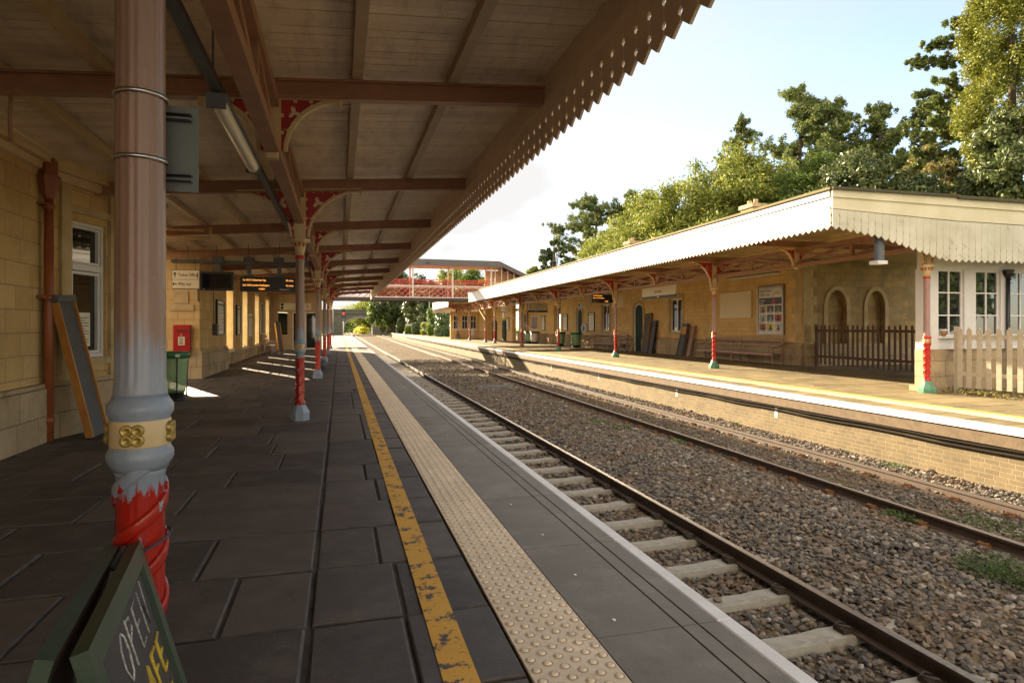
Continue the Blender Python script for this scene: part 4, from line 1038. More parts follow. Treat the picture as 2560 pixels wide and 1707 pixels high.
noticeboard('black framed notice board on the letter box block, nearest of the near wall boards', -3.949, 22.4, 23.7, 1.22, 2.42)
noticeboard('black framed notice board between two tall windows of the near wall', -4.299, 28.9, 29.9, 1.15, 2.45)
noticeboard('frameless pale notice between the second and third tall windows', -4.299, 32.5, 33.6, 1.05, 2.15, frame=SIGNW)
noticeboard('framed poster just before the last tall window of the near wall', -4.299, 37.3, 38.7, 1.08, 2.9, face=mat('poster_dark', (.16, .14, .12), (.3, .26, .2), 4, .4), frame=SIGNW)
t = thing('junction_box', 'small grey metal box under the nearest notice board', 'box', (-3.94, 22.1, 1.4)); b = MB(); b.cbox((-3.87, 22.0, 1.42), (.13, .3, .36), 0, .01); b.box(-3.81, -3.80, 21.87, 22.13, 1.27, 1.57); b.build('case', DGREY, t); b = MB(); b.tube([(-3.93, 22.0, 1.6), (-3.93, 22.0, 3.4)], .012, 6); b.build('cable', DGREY, t)
# bench builder
def bench(label, loc, rz, ln, m, group, nleg=3, slats=True):
    t = thing('bench', label, 'bench', loc, rz, group)       # sits along local x, faces local -y
    h = ln / 2
    b = MB(); [b.box(-h, h, -.22 + k * .09, -.14 + k * .09, .43, .46) for k in range(5)]; b.box(-h, h, -.245, -.222, .36, .455); b.build('seat', m, t, False)
    b = MB(); b.bar((-h, .29, .98), (h, .29, .98), .045, .09, 0, (0, 0, 1)); b.bar((-h, .26, .74), (h, .26, .74), .035, .07, 0, (0, 0, 1))
    for k in range(nleg): x_ = -h + .04 + (ln - .08) * k / (nleg - 1); b.bar((x_, .2, .44), (x_, .30, 1.02), .07, .045, 0, (0, 1, 0))
    b.build('backrest', m, t, False)
    for s in (-1, 1):
        b = MB(); b.tube([(s * (h - .03), .26, .78), (s * (h - .03), .05, .70), (s * (h - .03), -.2, .66), (s * (h - .03), -.25, .63)], .03, 8); b.tube([(s * (h - .03), -.2, .45), (s * (h - .03), -.2, .66)], .025, 8); b.build('armrest', m, t, False)
    for k in range(nleg):
        x_ = -h + .05 + (ln - .1) * k / (nleg - 1)
        b = MB(); b.lathe([(0, .028), (.05, .04), (.09, .026), (.25, .036), (.33, .028), (.37, .045), (.44, .045)], 12, x_, -.19); b.build('leg', m, t, False)
        b = MB(); b.bar((x_, .26, 0), (x_, .2, .44), .06, .05, 0, (0, 1, 0)); b.build('leg', m, t, False)
    return t
bench('pale painted bench against the near station wall', (-3.85, 38.2, 0), R(90), 1.9, WOODPALE, None)
ramp('orange sided boarding ramp leaning by the porch past the pale bench', (-3.5, 41.0, .02), (-3.75, 41.3, 1.75), (.4, .5, 0), .36, ORANGE)
t = thing('bollard', 'low rounded grey bollard beyond the third column', 'bollard', (-.52, 22.6, 0)); b = MB(); b.lathe([(0, .12), (.25, .12), (.33, .09), (.36, .03)], 20); b.build('body', DGREY, t, False); b = MB(); b.lathe([(0, .15), (.03, .15)], 20); b.build('foot', DGREY, t, False)
# signal at the platform end, lamp posts
t = thing('railway_signal', 'railway signal showing red at the far end of the near platform', 'signal', (.6, 104, 0))
b = MB(); b.tube([(0, 0, 0), (0, 0, 2.9)], .09, 10); b.build('post', BGREY, t, False)
b = MB(); b.box(-.32, .32, -.2, .1, 2.5, 4.2); b.box(-.28, .28, -.12, -.05, 4.2, 4.4); b.build('head', BLACK, t, False)
b = MB(); b.lathe([(0, .16), (.02, .16)], 20); b.v = [(x, -.21 - z, y + 3.65) for x, y, z in b.v]; b.build('lamp', SIGRED, t, False)
b = MB(); b.tube([(0, -.2, 3.66), (0, -.45, 3.9)], .02, 6); b.prism([(-.2, 2.55), (.2, 2.55), (.2, 2.85), (-.2, 2.85)], 'y', -.22, -.2); b.build('plate', DGREY, t, False)
def lamp_post(label, loc, h=4.6):
    t = thing('lamp_post', label, 'lamp post', loc, 0, 'platform lamp posts')
    b = MB(); b.tube([(0, 0, 0), (0, 0, 1.0), (0, 0, 1.05), (0, 0, h)], .06, 10, rr=[.075, .075, .05, .045]); b.build('post', DGREY, t, False)
    b = MB(); b.tube([(0, 0, h), (-.9, 0, h + .1)], .03, 8); b.build('arm', DGREY, t, False)
    b = MB(); b.box(-1.7, -.8, -.12, .12, h + .06, h + .18); b.build('lamp_head', BGREY, t, False)
lamp_post('thin lamp post at the end of the near platform beside the signal', (-.9, 95, 0), 4.2)

t = thing('conduit', 'pale conduit pipe with an elbow under the canopy beyond the nearest column', 'pipe', (-3.6, 14.5, 3.5)); b = MB(); b.tube([(-4.4, 14.55, 3.40), (-2.75, 14.55, 3.40), (-2.68, 14.55, 3.42), (-2.66, 14.55, 3.5), (-2.66, 14.55, 3.64)], .035, 10); b.tube([(-4.4, 14.55, 3.56), (-2.80, 14.55, 3.56)], .025, 8); b.build('pipe', CREAM, t)
t = thing('hanger_rod', 'brown rod hanging from the nearest cross beam at the left edge', 'rod', (-2.75, 6.375, 3.4)); b = MB(); b.tube([(-2.75, 6.375, 3.56), (-2.76, 6.375, 3.38), (-2.755, 6.375, 3.12)], .018, 8); b.build('rod', BROWN, t); b = MB(); b.cbox((-2.75, 6.375, 3.54), (.07, .07, .03)); b.build('flange', BROWN, t)

# ------------------------------------------------------------------ FAR SIDE (frame 2): building, canopy, furniture
FR = 2
WX = 17.0
fb = thing('station_building', 'golden stone building with green arched doors across the tracks', 'building', (WX, 40, 0))
D1, D2, D3 = (34.1, 35.4), (44.2, 45.4), (59.7, 60.7)
WN = [(29.6, 30.9, 1.21, 3.03), (39.15, 40.4, 1.21, 3.03)]
ops = [(a, c, 0.0, 2.95) for a, c in (D1, D2, D3)] + WN + [(49.2, 51.0, 0.0, 3.3)]
b = MB(); b.wall('x', WX, WX + .45, 20.5, 62.5, 0, 4.1, ops)
def arch_fill(b, ax, c0, c1, a0, a1, zs, zt):
    # stone above an arched head inside a rectangular opening
    n = 10; cx = (a0 + a1) / 2; r = (a1 - a0) / 2
    for s in (-1, 1):
        pts = [(cx + s * r, zs)] + [(cx + s * r * math.cos(math.pi / 2 * i / n), zs + (zt - zs) * math.sin(math.pi / 2 * i / n)) for i in range(1, n + 1)] + [(cx + s * r, zt)]
        b.prism(pts, ax, c0, c1)
for a, c in (D1, D2, D3): arch_fill(b, 'x', WX, WX + .45, a, c, 2.45, 2.95)
b.wall('x', 16.3, 16.299 + .4, 62.501, 71.5, 0, 4.1, [(66.5, 68.2, 0, 3.2)]); b.wall('y', 62.5, 62.85, 16.3, WX, 0, 4.1) if False else None
b.wall('y', 76.0, 76.3, 11.95, 15.5, 0, 3.4, [(x0, x1, 1.24, 2.91) for x0, x1 in ((12.3, 13.0), (13.36, 14.1), (14.43, 15.17))])
b.wall('x', 15.5, 15.8, 71.5, 76.3, 0, 4.1); b.wall('y', 71.501, 71.8, 15.801, 16.3, 0, 4.1)
b.build('wall', STONE_F, fb)
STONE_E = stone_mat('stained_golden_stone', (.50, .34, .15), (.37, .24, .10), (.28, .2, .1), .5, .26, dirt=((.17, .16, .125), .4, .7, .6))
# end wall facing the camera with two blind arches
b = MB(); AR = [(18.1, 19.0), (20.0, 20.85)]
b.wall('y', 20.5, 20.9, WX + .451, 22.6, 0, 4.1, [(a, c, 0, 2.95) for a, c in AR])
for a, c in AR: arch_fill(b, 'y', 20.5, 20.9, a, c, 2.3, 2.95)
for a, c in AR: b.box(a, c, 20.72, 20.89, 0, 2.95)
b.build('end_wall', STONE_E, fb)
b = MB()
def arch_ring(b, ax, d0, d1, a0, a1, zs, zt, wd=.17, z0=0.0):
    n = 12; cx = (a0 + a1) / 2; r = (a1 - a0) / 2; o, i_ = [], []
    for k in range(n + 1):
        t = math.pi * k / n; o.append((cx - (r + wd) * math.cos(t), zs + (zt - zs + wd) * math.sin(t))); i_.append((cx - r * math.cos(t), zs + (zt - zs) * math.sin(t)))
    o = [(a0 - wd, z0)] + o + [(a1 + wd, z0)]; i_ = [(a0, z0)] + i_ + [(a1, z0)]
    for k in range(len(o) - 1): b.prism([o[k], o[k + 1], i_[k + 1], i_[k]], ax, d0, d1)
for a, c in AR: arch_ring(b, 'y', 20.455, 20.499, a, c, 2.3, 2.95)
for a, c in (D1, D2, D3): arch_ring(b, 'x', WX - .04, WX - .001, a, c, 2.45, 2.95, .2)
for a, c, z0, z1 in WN:
    b.box(WX - .03, WX - .001, a - .22, a - .001, z0 - .1, z1 + .25); b.box(WX - .03, WX - .001, c + .001, c + .22, z0 - .1, z1 + .25); b.box(WX - .03, WX - .001, a, c, z1 + .001, z1 + .25); b.box(WX - .07, WX + .1, a - .2, c + .2, z0 - .12, z0 - .001)
for k in range(9): b.box(WX - .025, WX - .001, 20.52, 20.52 + (.62 if k % 2 else .38), .95 + k * .35, .95 + k * .35 + .345); b.box(WX + .0, WX + (.35 if k % 2 else .6), 20.475, 20.499, .95 + k * .35, .95 + k * .35 + .345)
b.build('dressing', DRESS, fb)
b = MB()
e_ = [20.45] + [q for pr in (D1, D2, (49.2, 51.0), D3) for q in pr] + [62.5]
for a, c in zip(e_[0::2], e_[1::2]): b.prism([(WX - .14, 0), (WX - .14, .78), (WX - .001, .9), (WX - .001, 0)], 'y', a, c)
b.prism([(WX, 0), (22.6, 0), (22.6, .85), (WX, .85)], 'y', 20.36, 20.499)
b.build('plinth', STONE_P, fb)
for a, c, z0, z1 in WN:
    f = MB(); f.wall('x', WX + .10, WX + .17, a + .001, c - .001, z0 + .001, z1 - .001, [(a + .09, (a + c) / 2 - .05, z0 + .1, z1 - .08), ((a + c) / 2 + .05, c - .09, z0 + .1, z1 - .08)]); wi = f.build('window', WHITE, fb)
    g = MB(); g.box(WX + .13, WX + .14, a + .05, c - .05, z0 + .05, z1 - .05); o = g.build('pane', GLASS, wi, world=False); o.location = -Vector(fb.location)
for x0, x1 in ((12.3, 13.0), (13.36, 14.1), (14.43, 15.17)):
    f = MB(); xm = (x0 + x1) / 2; f.wall('y', 75.97, 76.05, x0 + .001, x1 - .001, 1.241, 2.909, [(p, q, r_, s_) for p, q in ((x0 + .06, xm - .02), (xm + .02, x1 - .06)) for r_, s_ in ((1.3, 2.2), (2.26, 2.85))]); f.box(x0 - .15, x1 + .15, 75.9, 75.999, 1.12, 1.24); wi = f.build('window', WHITE, fb)
    g = MB(); g.box(x0 + .03, x1 - .03, 76.02, 76.03, 1.27, 2.88); o = g.build('pane', GLASS, wi, world=False); o.location = -Vector(fb.location)
for a, c in (D1, D2, D3):
    n = 10; cx, r = (a + c) / 2, (c - a) / 2
    poly = [(a, 0), (c, 0)] + [(cx + r * math.cos(math.pi * k / n), 2.45 + .5 * math.sin(math.pi * k / n)) for k in range(n + 1)]
    g = MB(); g.prism([(p, max(0.01, q)) for p, q in poly], 'x', WX + .09, WX + .15); d_ = g.build('door', DOORG, fb)
    g = MB(); arch_ring(g, 'x', WX + .03, WX + .088, a + .1, c - .1, 2.45, 2.85, .095, .01); o = g.build('door_frame', WHITE, d_, world=False); o.location = -Vector(fb.location)
    g = MB(); g.tube([(WX + .09, c - .2, 1.05), (WX + .04, c - .2, 1.05)], .025, 8); o = g.build('handle', STEEL, d_, world=False); o.location = -Vector(fb.location)
# stair passage, roof, chimneys, brown pipe
b = MB()
for k in range(9): b.box(WX + .5 + k * .28, WX + .5 + (k + 1) * .28, 49.2, 51.0, .18 * k, .18 * (k + 1))
b.box(WX + .46, WX + .5, 48.8, 51.3, -.01, .01); b.build('stairs', mat('stair_grey', (.2, .17, .14), None), fb)
b = MB(); [b.bar((WX + .6, y_, 1.0), (WX + 3.0, y_, 2.7), .05, .05) for y_ in (49.3, 50.9)]; [b.bar((WX + .6 + k * .3, 50.9, .2 + k * .2), (WX + .6 + k * .3, 50.9, 1.0 + k * .21), .03, .03) for k in range(9)]; b.build('stair_rail', WHITE, fb)
b = MB(); b.box(WX + .46, WX + .6, 62.5, 76, 0, 3.9) if False else None
b.box(17.45, 22.6, 20.9, 62.4, 4.1, 4.3); b.prism([(17.0, 4.3), (23.0, 4.3), (20, 6.4)], 'y', 20.9, 62); b.build('roof', PLAIN_GREY, fb)
for y_ in (27.8, 42.0):
    b = MB(); b.box(19.65, 20.35, y_ - .5, y_ + .5, 5.5, 7.7); b.box(19.57, 20.43, y_ - .58, y_ + .58, 7.55, 7.75); [b.lathe([(7.75, .13), (8.0, .11)], 12, 20, y_ + s * .25) for s in (-1, 1)]; b.build('chimney', STONE_P, fb)
b = MB(); b.tube([(WX - .09, 58.9, 0), (WX - .09, 58.9, 3.9)], .07, 10); b.build('rain_pipe', BROWN, fb)

# canopy
FX, CX2 = 9.9, 12.84
zb2 = lambda x: 3.86 - .012 * (x - CX2)
fc = thing('platform_canopy', 'white fronted canopy over the far platform with pointed white valance', 'canopy', (CX2, 30, 3.8))
SEG = [(11.12, 53.0), (64.5, 77.0)]
rr = random.Random(4); b = MB(); y = 11.2
while y < 77:
    xa = FX + .06 if any(p <= y <= q for p, q in SEG) else CX2 - .6
    xb_ = 23.0 if y < 20.3 else 17.4  # roof extension on the right, added to shade the end wall
    b.add([(x_, y_, zb2(x_) + .31 + dz) for dz in (0, .02) for x_, y_ in ((xa, y + .003), (xb_, y + .003), (xb_, y + .14), (xa, y + .14))], [(0, 3, 2, 1), (4, 5, 6, 7), (0, 1, 5, 4), (1, 2, 6, 5), (2, 3, 7, 6), (3, 0, 4, 7)]); y += .145
b.build('roof_board', BOARDS_F, fc)
b = MB()
for y0, y1, xa in ((11.05, 53.05, FX - .08), (53.06, 64.44, CX2 - .66), (64.45, 77.05, FX - .08)):
    b.add([(x_, y_, zz) for zz in (4.42, 4.475) for x_, y_ in ((xa, y0), (17.6, y0), (17.6, y1), (xa, y1))], [(0, 3, 2, 1), (4, 5, 6, 7), (0, 1, 5, 4), (1, 2, 6, 5), (2, 3, 7, 6), (3, 0, 4, 7)])
b.box(17.601, 23.2, 11.05, 20.88, 4.42, 4.475)  # felt over the added shading extension
b.build('roof_felt', MOSS, fc)
b = MB()
for x0_, x1_, z_ in ((FX - .06, 13.2, 4.47), (13.2, 15.2, 4.44), (15.2, 23.2, 4.41)): b.box(x0_, x1_, 10.96, 11.06, z_ - .06, z_)
b.build('roof_edge', mat('dark_roof_edge', (.05, .05, .03), (.07, .07, .04), 3, .9), fc)
CY = [11.45, 20.1, 28.8, 37.6, 46.3, 55.7, 59.6, 68.0, 76.0]
for a, c in zip(CY, CY[1:]):
    girder(fc, CX2, a + .07, c - .07, 3.28, 3.83, BROWN, 2 if c - a < 5 else 4)
    if c - a > 5:
        y_ = (a + c) / 2
        for s in (1, -1): bracket(fc, s, .06, 3.30, .5, .50, -.012, (0, y_ - 30, -3.8))
        bb = MB(); bb.box(CX2 - .05, CX2 + .05, y_ - .05, y_ + .05, 3.22, 3.84); bb.build('hanger_post', CREAM, fc)
for y_ in [q for a, c in zip(CY, CY[1:]) for q in ((a, (a + c) / 2) if c - a > 5 else (a,))] + [76.0]:
    xa = FX + .05 if any(p <= y_ <= q for p, q in SEG) else CX2 - .55
    b = MB(); b.box(xa, 16.96, y_ - .05, y_ + .05, 3.87, 3.89); b.box(xa, 16.96, y_ - .015, y_ + .015, 3.89, 4.03); b.box(xa, 16.96, y_ - .05, y_ + .05, 4.03, 4.05); b.build('cross_beam', BROWN, fc)
for x_ in (10.8, 11.8, 13.8, 14.8, 15.8, 16.6):
    b = MB()
    for p, q in ([(11.2, 52.9), (64.6, 76.9)] if x_ < 12.3 else [(11.2, 76.9)]): b.box(x_ - .05, x_ + .05, p, q, 4.051, 4.16)
    b.build('purlin', CREAM, fc)
for y0, y1 in SEG:
    b = MB(); b.box(FX, FX + .05, y0, y1, 3.98, 4.42); b.box(FX - .035, FX - .001, y0, y1, 4.28, 4.42); b.box(FX - .018, FX - .001, y0, y1, 4.03, 4.07); b.build('fascia', WHITE, fc)
    nb2 = int((y1 - y0) / .185); b = MB(); valance_boards(b, lambda s, z, d: (FX + .02 + .02 * d - .0, y0 + s, z), nb2, (y1 - y0) / nb2, 4.0, 3.59, tip=.07, hr=.011); 
    for k, (x_, y_, z_) in enumerate(b.v): b.v[k] = (x_ - .021, y_, z_)
    b.build('valance', WHITE, fc)
b = MB(); b.prism([(FX - .002, 4.02), (13.2, 3.90), (23.2, 3.82), (23.2, 4.34), (15.2, 4.37), (13.2, 4.40), (FX - .002, 4.42)], 'y', 11.05, 11.10); b.prism([(FX - .03, 4.26), (13.2, 4.22), (23.2, 4.14), (23.2, 4.35), (15.2, 4.38), (13.2, 4.41), (FX - .03, 4.43)], 'y', 11.02, 11.049); b.build('end_fascia', mat('greened_cream_board', (.66, .62, .46), (.55, .52, .34), 1.2, .55), fc)
zt_ = lambda s: float(np.interp(s, [0, 3.2, 4, 8, 13], [4.01, 3.89, 3.88, 3.85, 3.81]))
zbt = lambda s: float(np.interp(s, [0, 1.2, 2.2, 3.0, 3.4, 8], [3.59, 3.43, 3.18, 2.98, 2.96, 3.0]))
b = MB(); valance_boards(b, lambda s, z, d: (FX + s, 11.06 + .022 * d, z), 71, .185, zt_, 3.0, tip=.07, hr=.012, zb_fun=zbt)
b.build('end_valance', WOODW, fc)
b = MB(); valance_boards(b, lambda s, z, d: (FX + s, 76.98 + .022 * d, z), 36, .2, 4.0, 3.2); b.build('end_valance', WHITE, fc)
labs2 = ['pink and red iron column with green foot beside the glazed screen and pale picket fence', 'pink and red iron column with green foot in front of the long brown bench', 'iron column with green foot between the Kemble name board and the second bench', 'iron column with green foot in front of the green lidded bins', 'dark footed iron column standing in the footbridge shadow', 'slim iron column beyond the footbridge shadow, left of the shadowed one', 'slim iron column just left of it under the footbridge end', 'slim iron column in front of the parked bicycles', 'farthest slim iron column at the end of the far canopy']
for k, y_ in enumerate(CY):
    column('c', labs2[k], 'iron columns of the far platform', (CX2, y_, 0), False, GREENB if k < 4 else (BROWN if k == 4 else GREYB), MAUVE_F, RED, k < 3, -.012, 3.86, 32 if k < 3 else 16)
# glazed screen at the canopy end
gs = thing('glazed_screen', 'white framed glazed screen on a stone base beside the end column', 'screen', (15, 11.8, 0))
b = MB(); b.box(13.05, 17.6, 11.72, 11.9, 2.88, 3.9); b.box(13.05, 13.44, 11.68, 11.94, .98, 2.879); b.box(14.25, 14.6, 11.70, 11.92, .98, 2.879); b.box(15.38, 15.68, 11.70, 11.92, .98, 2.879); b.box(16.5, 16.8, 11.7, 11.92, .98, 2.879); b.box(13.44, 17.6, 11.74, 11.88, .98, 1.28); b.box(13.44, 17.6, 11.66, 11.739, 1.24, 1.30); b.build('frame', WHITE, gs)
for x0, x1 in ((13.441, 14.249), (14.601, 15.379), (15.681, 16.499)):
    xm = (x0 + x1) / 2; f = MB(); f.wall('y', 11.76, 11.82, x0, x1, 1.301, 2.879, [(p, q, r_, s_) for p, q in ((x0 + .05, xm - .02), (xm + .02, x1 - .05)) for r_, s_ in ((1.33, 1.77), (1.80, 2.31), (2.34, 2.83))]); wi = f.build('sash', WHITE, gs)
    g = MB(); g.box(x0 + .03, x1 - .03, 11.785, 11.79, 1.31, 2.86); o = g.build('pane', GLASS, wi, world=False); o.location = -Vector(gs.location)
b = MB(); b.box(13.05, 13.6, 11.62, 11.96, .12, .979); b.box(12.98, 13.7, 11.5, 12.05, 0, .119); b.box(13.6, 17.6, 11.78, 11.9, 0, .979); b.build('base', STONE_P, gs)
b = MB(); b.tube([(15.53, 11.64, .0), (15.53, 11.64, 2.75)], .045, 8); b.lathe([(2.7, .05), (2.8, .11), (2.9, .13)], 8, 15.53, 11.64, sm=False); b.build('rain_pipe', BLACK, gs)
t = thing('plant_pot', 'small terracotta pot with white rim on the screen sill', 'pot', (13.57, 11.66, 1.302)); b = MB(); b.lathe([(0, .05), (.11, .065)], 16); b.build('body', TERRA, t, False); b = MB(); b.lathe([(.105, .07), (.14, .085), (.15, .07)], 16); b.build('rim', WHITE, t, False)
# loudspeaker / camera under the valance
t = thing('loudspeaker', 'grey cylindrical loudspeaker hung under the corner of the far canopy', 'loudspeaker', (11.35, 11.3, 3.3))
b = MB(); b.lathe([(2.97, .09), (2.98, .10), (3.5, .10), (3.52, .09)], 20, 11.35, 11.3); b.build('body', mat('speaker_grey', (.13, .16, .19), (.10, .12, .15), 4, .5), t); b = MB(); b.box(11.20, 11.46, 11.18, 11.42, 2.89, 2.968); b.build('box', WHITE, t); b = MB(); b.bar((11.47, 11.3, 3.85), (11.47, 11.3, 3.0), .03, .03); b.build('bracket', DGREY, t)
# fences
def picket_fence(label, p0, p1, n, h, z0, m, wd=.10):
    t = thing('picket_fence', label, 'fence', (p0[0], p0[1], z0), 0, 'picket fences of the far platform'); d = Vector((p1[0] - p0[0], p1[1] - p0[1], 0)); L_ = d.length; d /= L_; nn = Vector((d.y, -d.x, 0))
    t.rotation_euler.z = math.atan2(d.y, d.x); rr_ = random.Random(n)
    b = MB(); b.prism([(-wd / 2, 0), (wd / 2, 0), (wd / 2, h - .07), (0, h), (-wd / 2, h - .07)], 'y', -.011, .011); pk = b.build('picket', m, t, False)
    for k in range(n):
        q = pk if k == 0 else pk.copy()
        if k: C.objects.link(q); q.parent = t
        q.location = (L_ * (k + .5) / n, 0, rr_.uniform(-.02, .02)); q.rotation_euler = (0, rr_.uniform(-.012, .012), 0)
    for z in (.26, h - .26):
        b = MB(); b.box(0, L_, .012, .05, z, z + .09); b.build('rail', m, t, False)
    for x_ in (0.0, L_):
        b = MB(); b.box(x_ - .05, x_ + .05, .051, .15, -.15, h + .02); b.build('fence_post', m, t, False)
    return t
picket_fence('pale grey weathered picket fence in front of the glazed screen', (13.42, 11.25), (14.2, 7.6), 19, 1.36, .14, FENCEP)
picket_fence('dark brown picket fence closing the gap beside the end wall', (17.35, 20.3), (17.35, 12.1), 37, 1.5, .08, FENCED, .085)
# station name boards
def nameboard(label, y0, y1, z0, z1, x, grp='station name boards'):
    t = thing('name_board', label, 'sign', (x, (y0 + y1) / 2, z0), 0, grp); zg = z0 + (z1 - z0) * .24
    b = MB(); b.box(x, x + .05, y0, y1, zg, z1); b.build('panel', SIGNW, t); b = MB(); b.box(x, x + .05, y0, y1, z0, zg - .001); b.build('green_strip', SGREEN, t)
    Lc = Vector(t.location); lettering('Kemble', (z1 - zg) * .52, Vector((x - .003, (y0 + y1) / 2, (z1 + zg) / 2 - .02)) - Lc, (R(90), 0, R(-90)), INK, t)
    b = MB(); b.prism([((y0 + y1) / 2 + .09 * math.cos(a), (z0 + zg) / 2 - .03 + .075 * math.sin(a)) for a in np.linspace(0, math.pi, 9)], 'x', x - .003, x - .001); b.build('emblem', SIGNW, t)
    b = MB(); [b.bar((x + .02, y_, z1), (x + .02, y_, 3.88), .02, .02) for y_ in (y0 + .3, y1 - .3)]; b.box(x - .05, x + .1, y0 + .1, y1 - .1, z1 + .08, z1 + .13); b.build('hanger', BROWN, t)
nameboard('white Kemble name board with green strip hung before the nearest green door', 25.3, 28.6, 2.86, 3.42, 14.2)
nameboard('small distant Kemble name board hung beside the green gates', 57.6, 60.3, 2.95, 3.42, 14.6)
# blank board, theatre poster
t = thing('blank_board', 'blank cream board mounted on the golden wall', 'board', (WX, 24.8, 1.9)); b = MB(); b.bevbox(0, 1, 0, 1, 0, .06, .008); b.v = [(WX - .065 + .06 - z, 23.65 + y * 2.38, 1.9 + x * 1.2) for x, y, z in b.v]; b.build('panel', mat('cream_panel', (.66, .56, .36), (.62, .52, .33), 2, .5), t)
t = thing('theatre_poster', 'framed theatre poster with nine small pictures near the building corner', 'poster', (WX, 22.4, 1.2))
b = MB(); b.wall('x', WX - .10, WX - .001, 21.53, 23.21, 1.18, 3.22, [(21.62, 23.12, 1.27, 3.13)]); b.build('frame', mat('silver_frame', (.36, .33, .29), None, 4, .35, metal=.7), t)
b = MB(); b.box(WX - .07, WX - .05, 21.62, 23.12, 1.27, 3.13); b.build('sheet', mat('poster_white', (.70, .67, .60), None, 3, .3), t)
def py(u): return 23.12 - u * 1.5            # left edge of the poster is the far (larger y) side
def pz(v): return 3.13 - v * 1.86
def prect(b, u0, v0, u1, v1, d=.0715): b.box(WX - d, WX - .0701, py(u1), py(u0), pz(v1), pz(v0))
POSTC = {'navy': (.03, .03, .05), 'tan': (.42, .28, .2), 'dk': (.04, .04, .04), 'dk2': (.05, .055, .05), 'mint': (.45, .55, .46), 'teal': (.03, .10, .13), 'red': (.55, .05, .03), 'rust': (.45, .14, .04), 'yel': (.62, .52, .03), 'pale': (.6, .58, .54)}
pm = {k: mat('poster_' + k, c, sub(c, .5), 9, .4) for k, c in POSTC.items()}
grid = ['tan', 'dk', 'dk2', 'mint', 'teal', 'red', 'rust', 'yel', 'pale']
bx = MB(); prect(bx, .03, .22, .97, .37); bx.build('picture', pm['navy'], t)
for k, nm in enumerate(grid):
    r_, c_ = divmod(k, 3); u0 = .04 + c_ * .325; v0 = .395 + r_ * .2; bx = MB(); prect(bx, u0, v0, u0 + .28, v0 + .15); po = bx.build('picture', pm[nm], t)
    bx = MB(); prect(bx, u0 + .02, v0 + .165, u0 + .24, v0 + .175); 
    fig = MB(); cy, cz = py(u0 + .15), pz(v0 + .15); fig.prism([(cy - .11, cz), (cy + .11, cz), (cy + .08, cz + .09), (cy + .04, cz + .12), (cy + .05, cz + .19), (cy, cz + .23), (cy - .05, cz + .19), (cy - .04, cz + .12), (cy - .08, cz + .09)], 'x', WX - .0728, WX - .0716)
    o = fig.build('portrait', mat('figure', [(.09, .06, .05), (.3, .25, .22), (.2, .2, .19), (.08, .2, .15), (.3, .32, .3), (.05, .02, .02), (.1, .05, .04), (.05, .07, .1), (.1, .08, .08)][k], None), po, world=False); o.location = -Vector(t.location)
    bx.build('caption', INK, t)
fig = MB(); cy, cz = py(.65), pz(.37); fig.prism([(cy - .12, cz), (cy + .12, cz), (cy + .08, cz + .12), (cy, cz + .24), (cy - .08, cz + .12)], 'x', WX - .0728, WX - .0716); fig.build('portrait', pm['red'], t)
Lc = Vector(t.location); rw = (R(90), 0, R(-90))
lettering('EVERYMAN', .155, Vector((WX - .072, py(.03), pz(.07))) - Lc, rw, INK, t, 'LEFT', sx=.98); lettering('THEATRE', .155, Vector((WX - .072, py(.03), pz(.155))) - Lc, rw, INK, t, 'LEFT', sx=1.05)
lettering('national', .10, Vector((WX - .072, py(.07), pz(.275))) - Lc, rw, SIGNW, t, 'LEFT'); lettering('theatre', .08, Vector((WX - .072, py(.07), pz(.33))) - Lc, rw, SIGNW, t, 'LEFT')
bx = MB(); prect(bx, .66, .03, .665, .18); [prect(bx, .70, .09 + .025 * k, .95 - .05 * (k % 2), .098 + .025 * k) for k in range(3)]; bx.build('small_print', INK, t)
# benches, ramps, bins
bench('long brown bench under the theatre poster and the blank board', (16.45, 24.1, 0), R(-90), 5.6, WOODM, 'benches of the far platform', 3)
bench('brown bench between the green bins and the second green door', (16.45, 38.4, 0), R(-90), 5.4, WOODM, 'benches of the far platform', 3)
bench('distant bench with a white sheet beside the green gates', (15.0, 73.6, 0), 0, 1.7, WOODPALE, 'benches of the far platform', 2)
t = thing('white_sheet', 'white board propped up on the distant bench', 'board', (14.2, 73.5, .47)); b = MB(); b.prism([(-.2, 0), (.22, 0), (.26, .5), (.05, .95), (-.12, .5)], 'y', 0, .03); b.build('panel', WHITE, t, False)
ramp('tall grey boarding ramp standing beside the nearest green door', (16.62, 33.2, 0), (16.9, 33.2, 2.22), (0, 1, 0), .62, WOODO, 'boarding ramps of the far platform')
ramp('shorter grey ramp with blue strap next to the tall one', (16.6, 32.45, 0), (16.9, 32.45, 1.8), (0, 1, 0), .5, mat('navy_frame', (.02, .02, .06), None, 3, .5), 'boarding ramps of the far platform')
t = ramp('narrow ramp with orange top panel left of the long bench', (16.5, 29.0, 0), (16.86, 29.0, 1.6), (0, 1, 0), .5, RAMPG, 'boarding ramps of the far platform')
b = MB(); b.bar((.24, 0, 1.12), (.335, 0, 1.52), .50, .04, 0, (-1, 0, .2)); b.build('orange_panel', ORANGE, t, False)
ramp('brown wooden board leaning at the left end of the long bench', (16.55, 28.25, 0), (16.9, 28.25, 1.55), (0, 1, 0), .22, WOODM, 'boarding ramps of the far platform', False, WOODM)
bin_('bin with bright green bag beside the second green door', (15.95, 42.8, 0), BGREEN, 'litter bins', h=1.1, r=.38)
bin_('black lidded bin with clear bag just left of the green bagged one', (15.95, 46.2, 0), BLACK, 'litter bins', h=1.1, r=.38)
bin_('black lidded bin with green bag under the far poster', (15.9, 54.8, 0), BLACK, 'litter bins', h=1.1, r=.42)
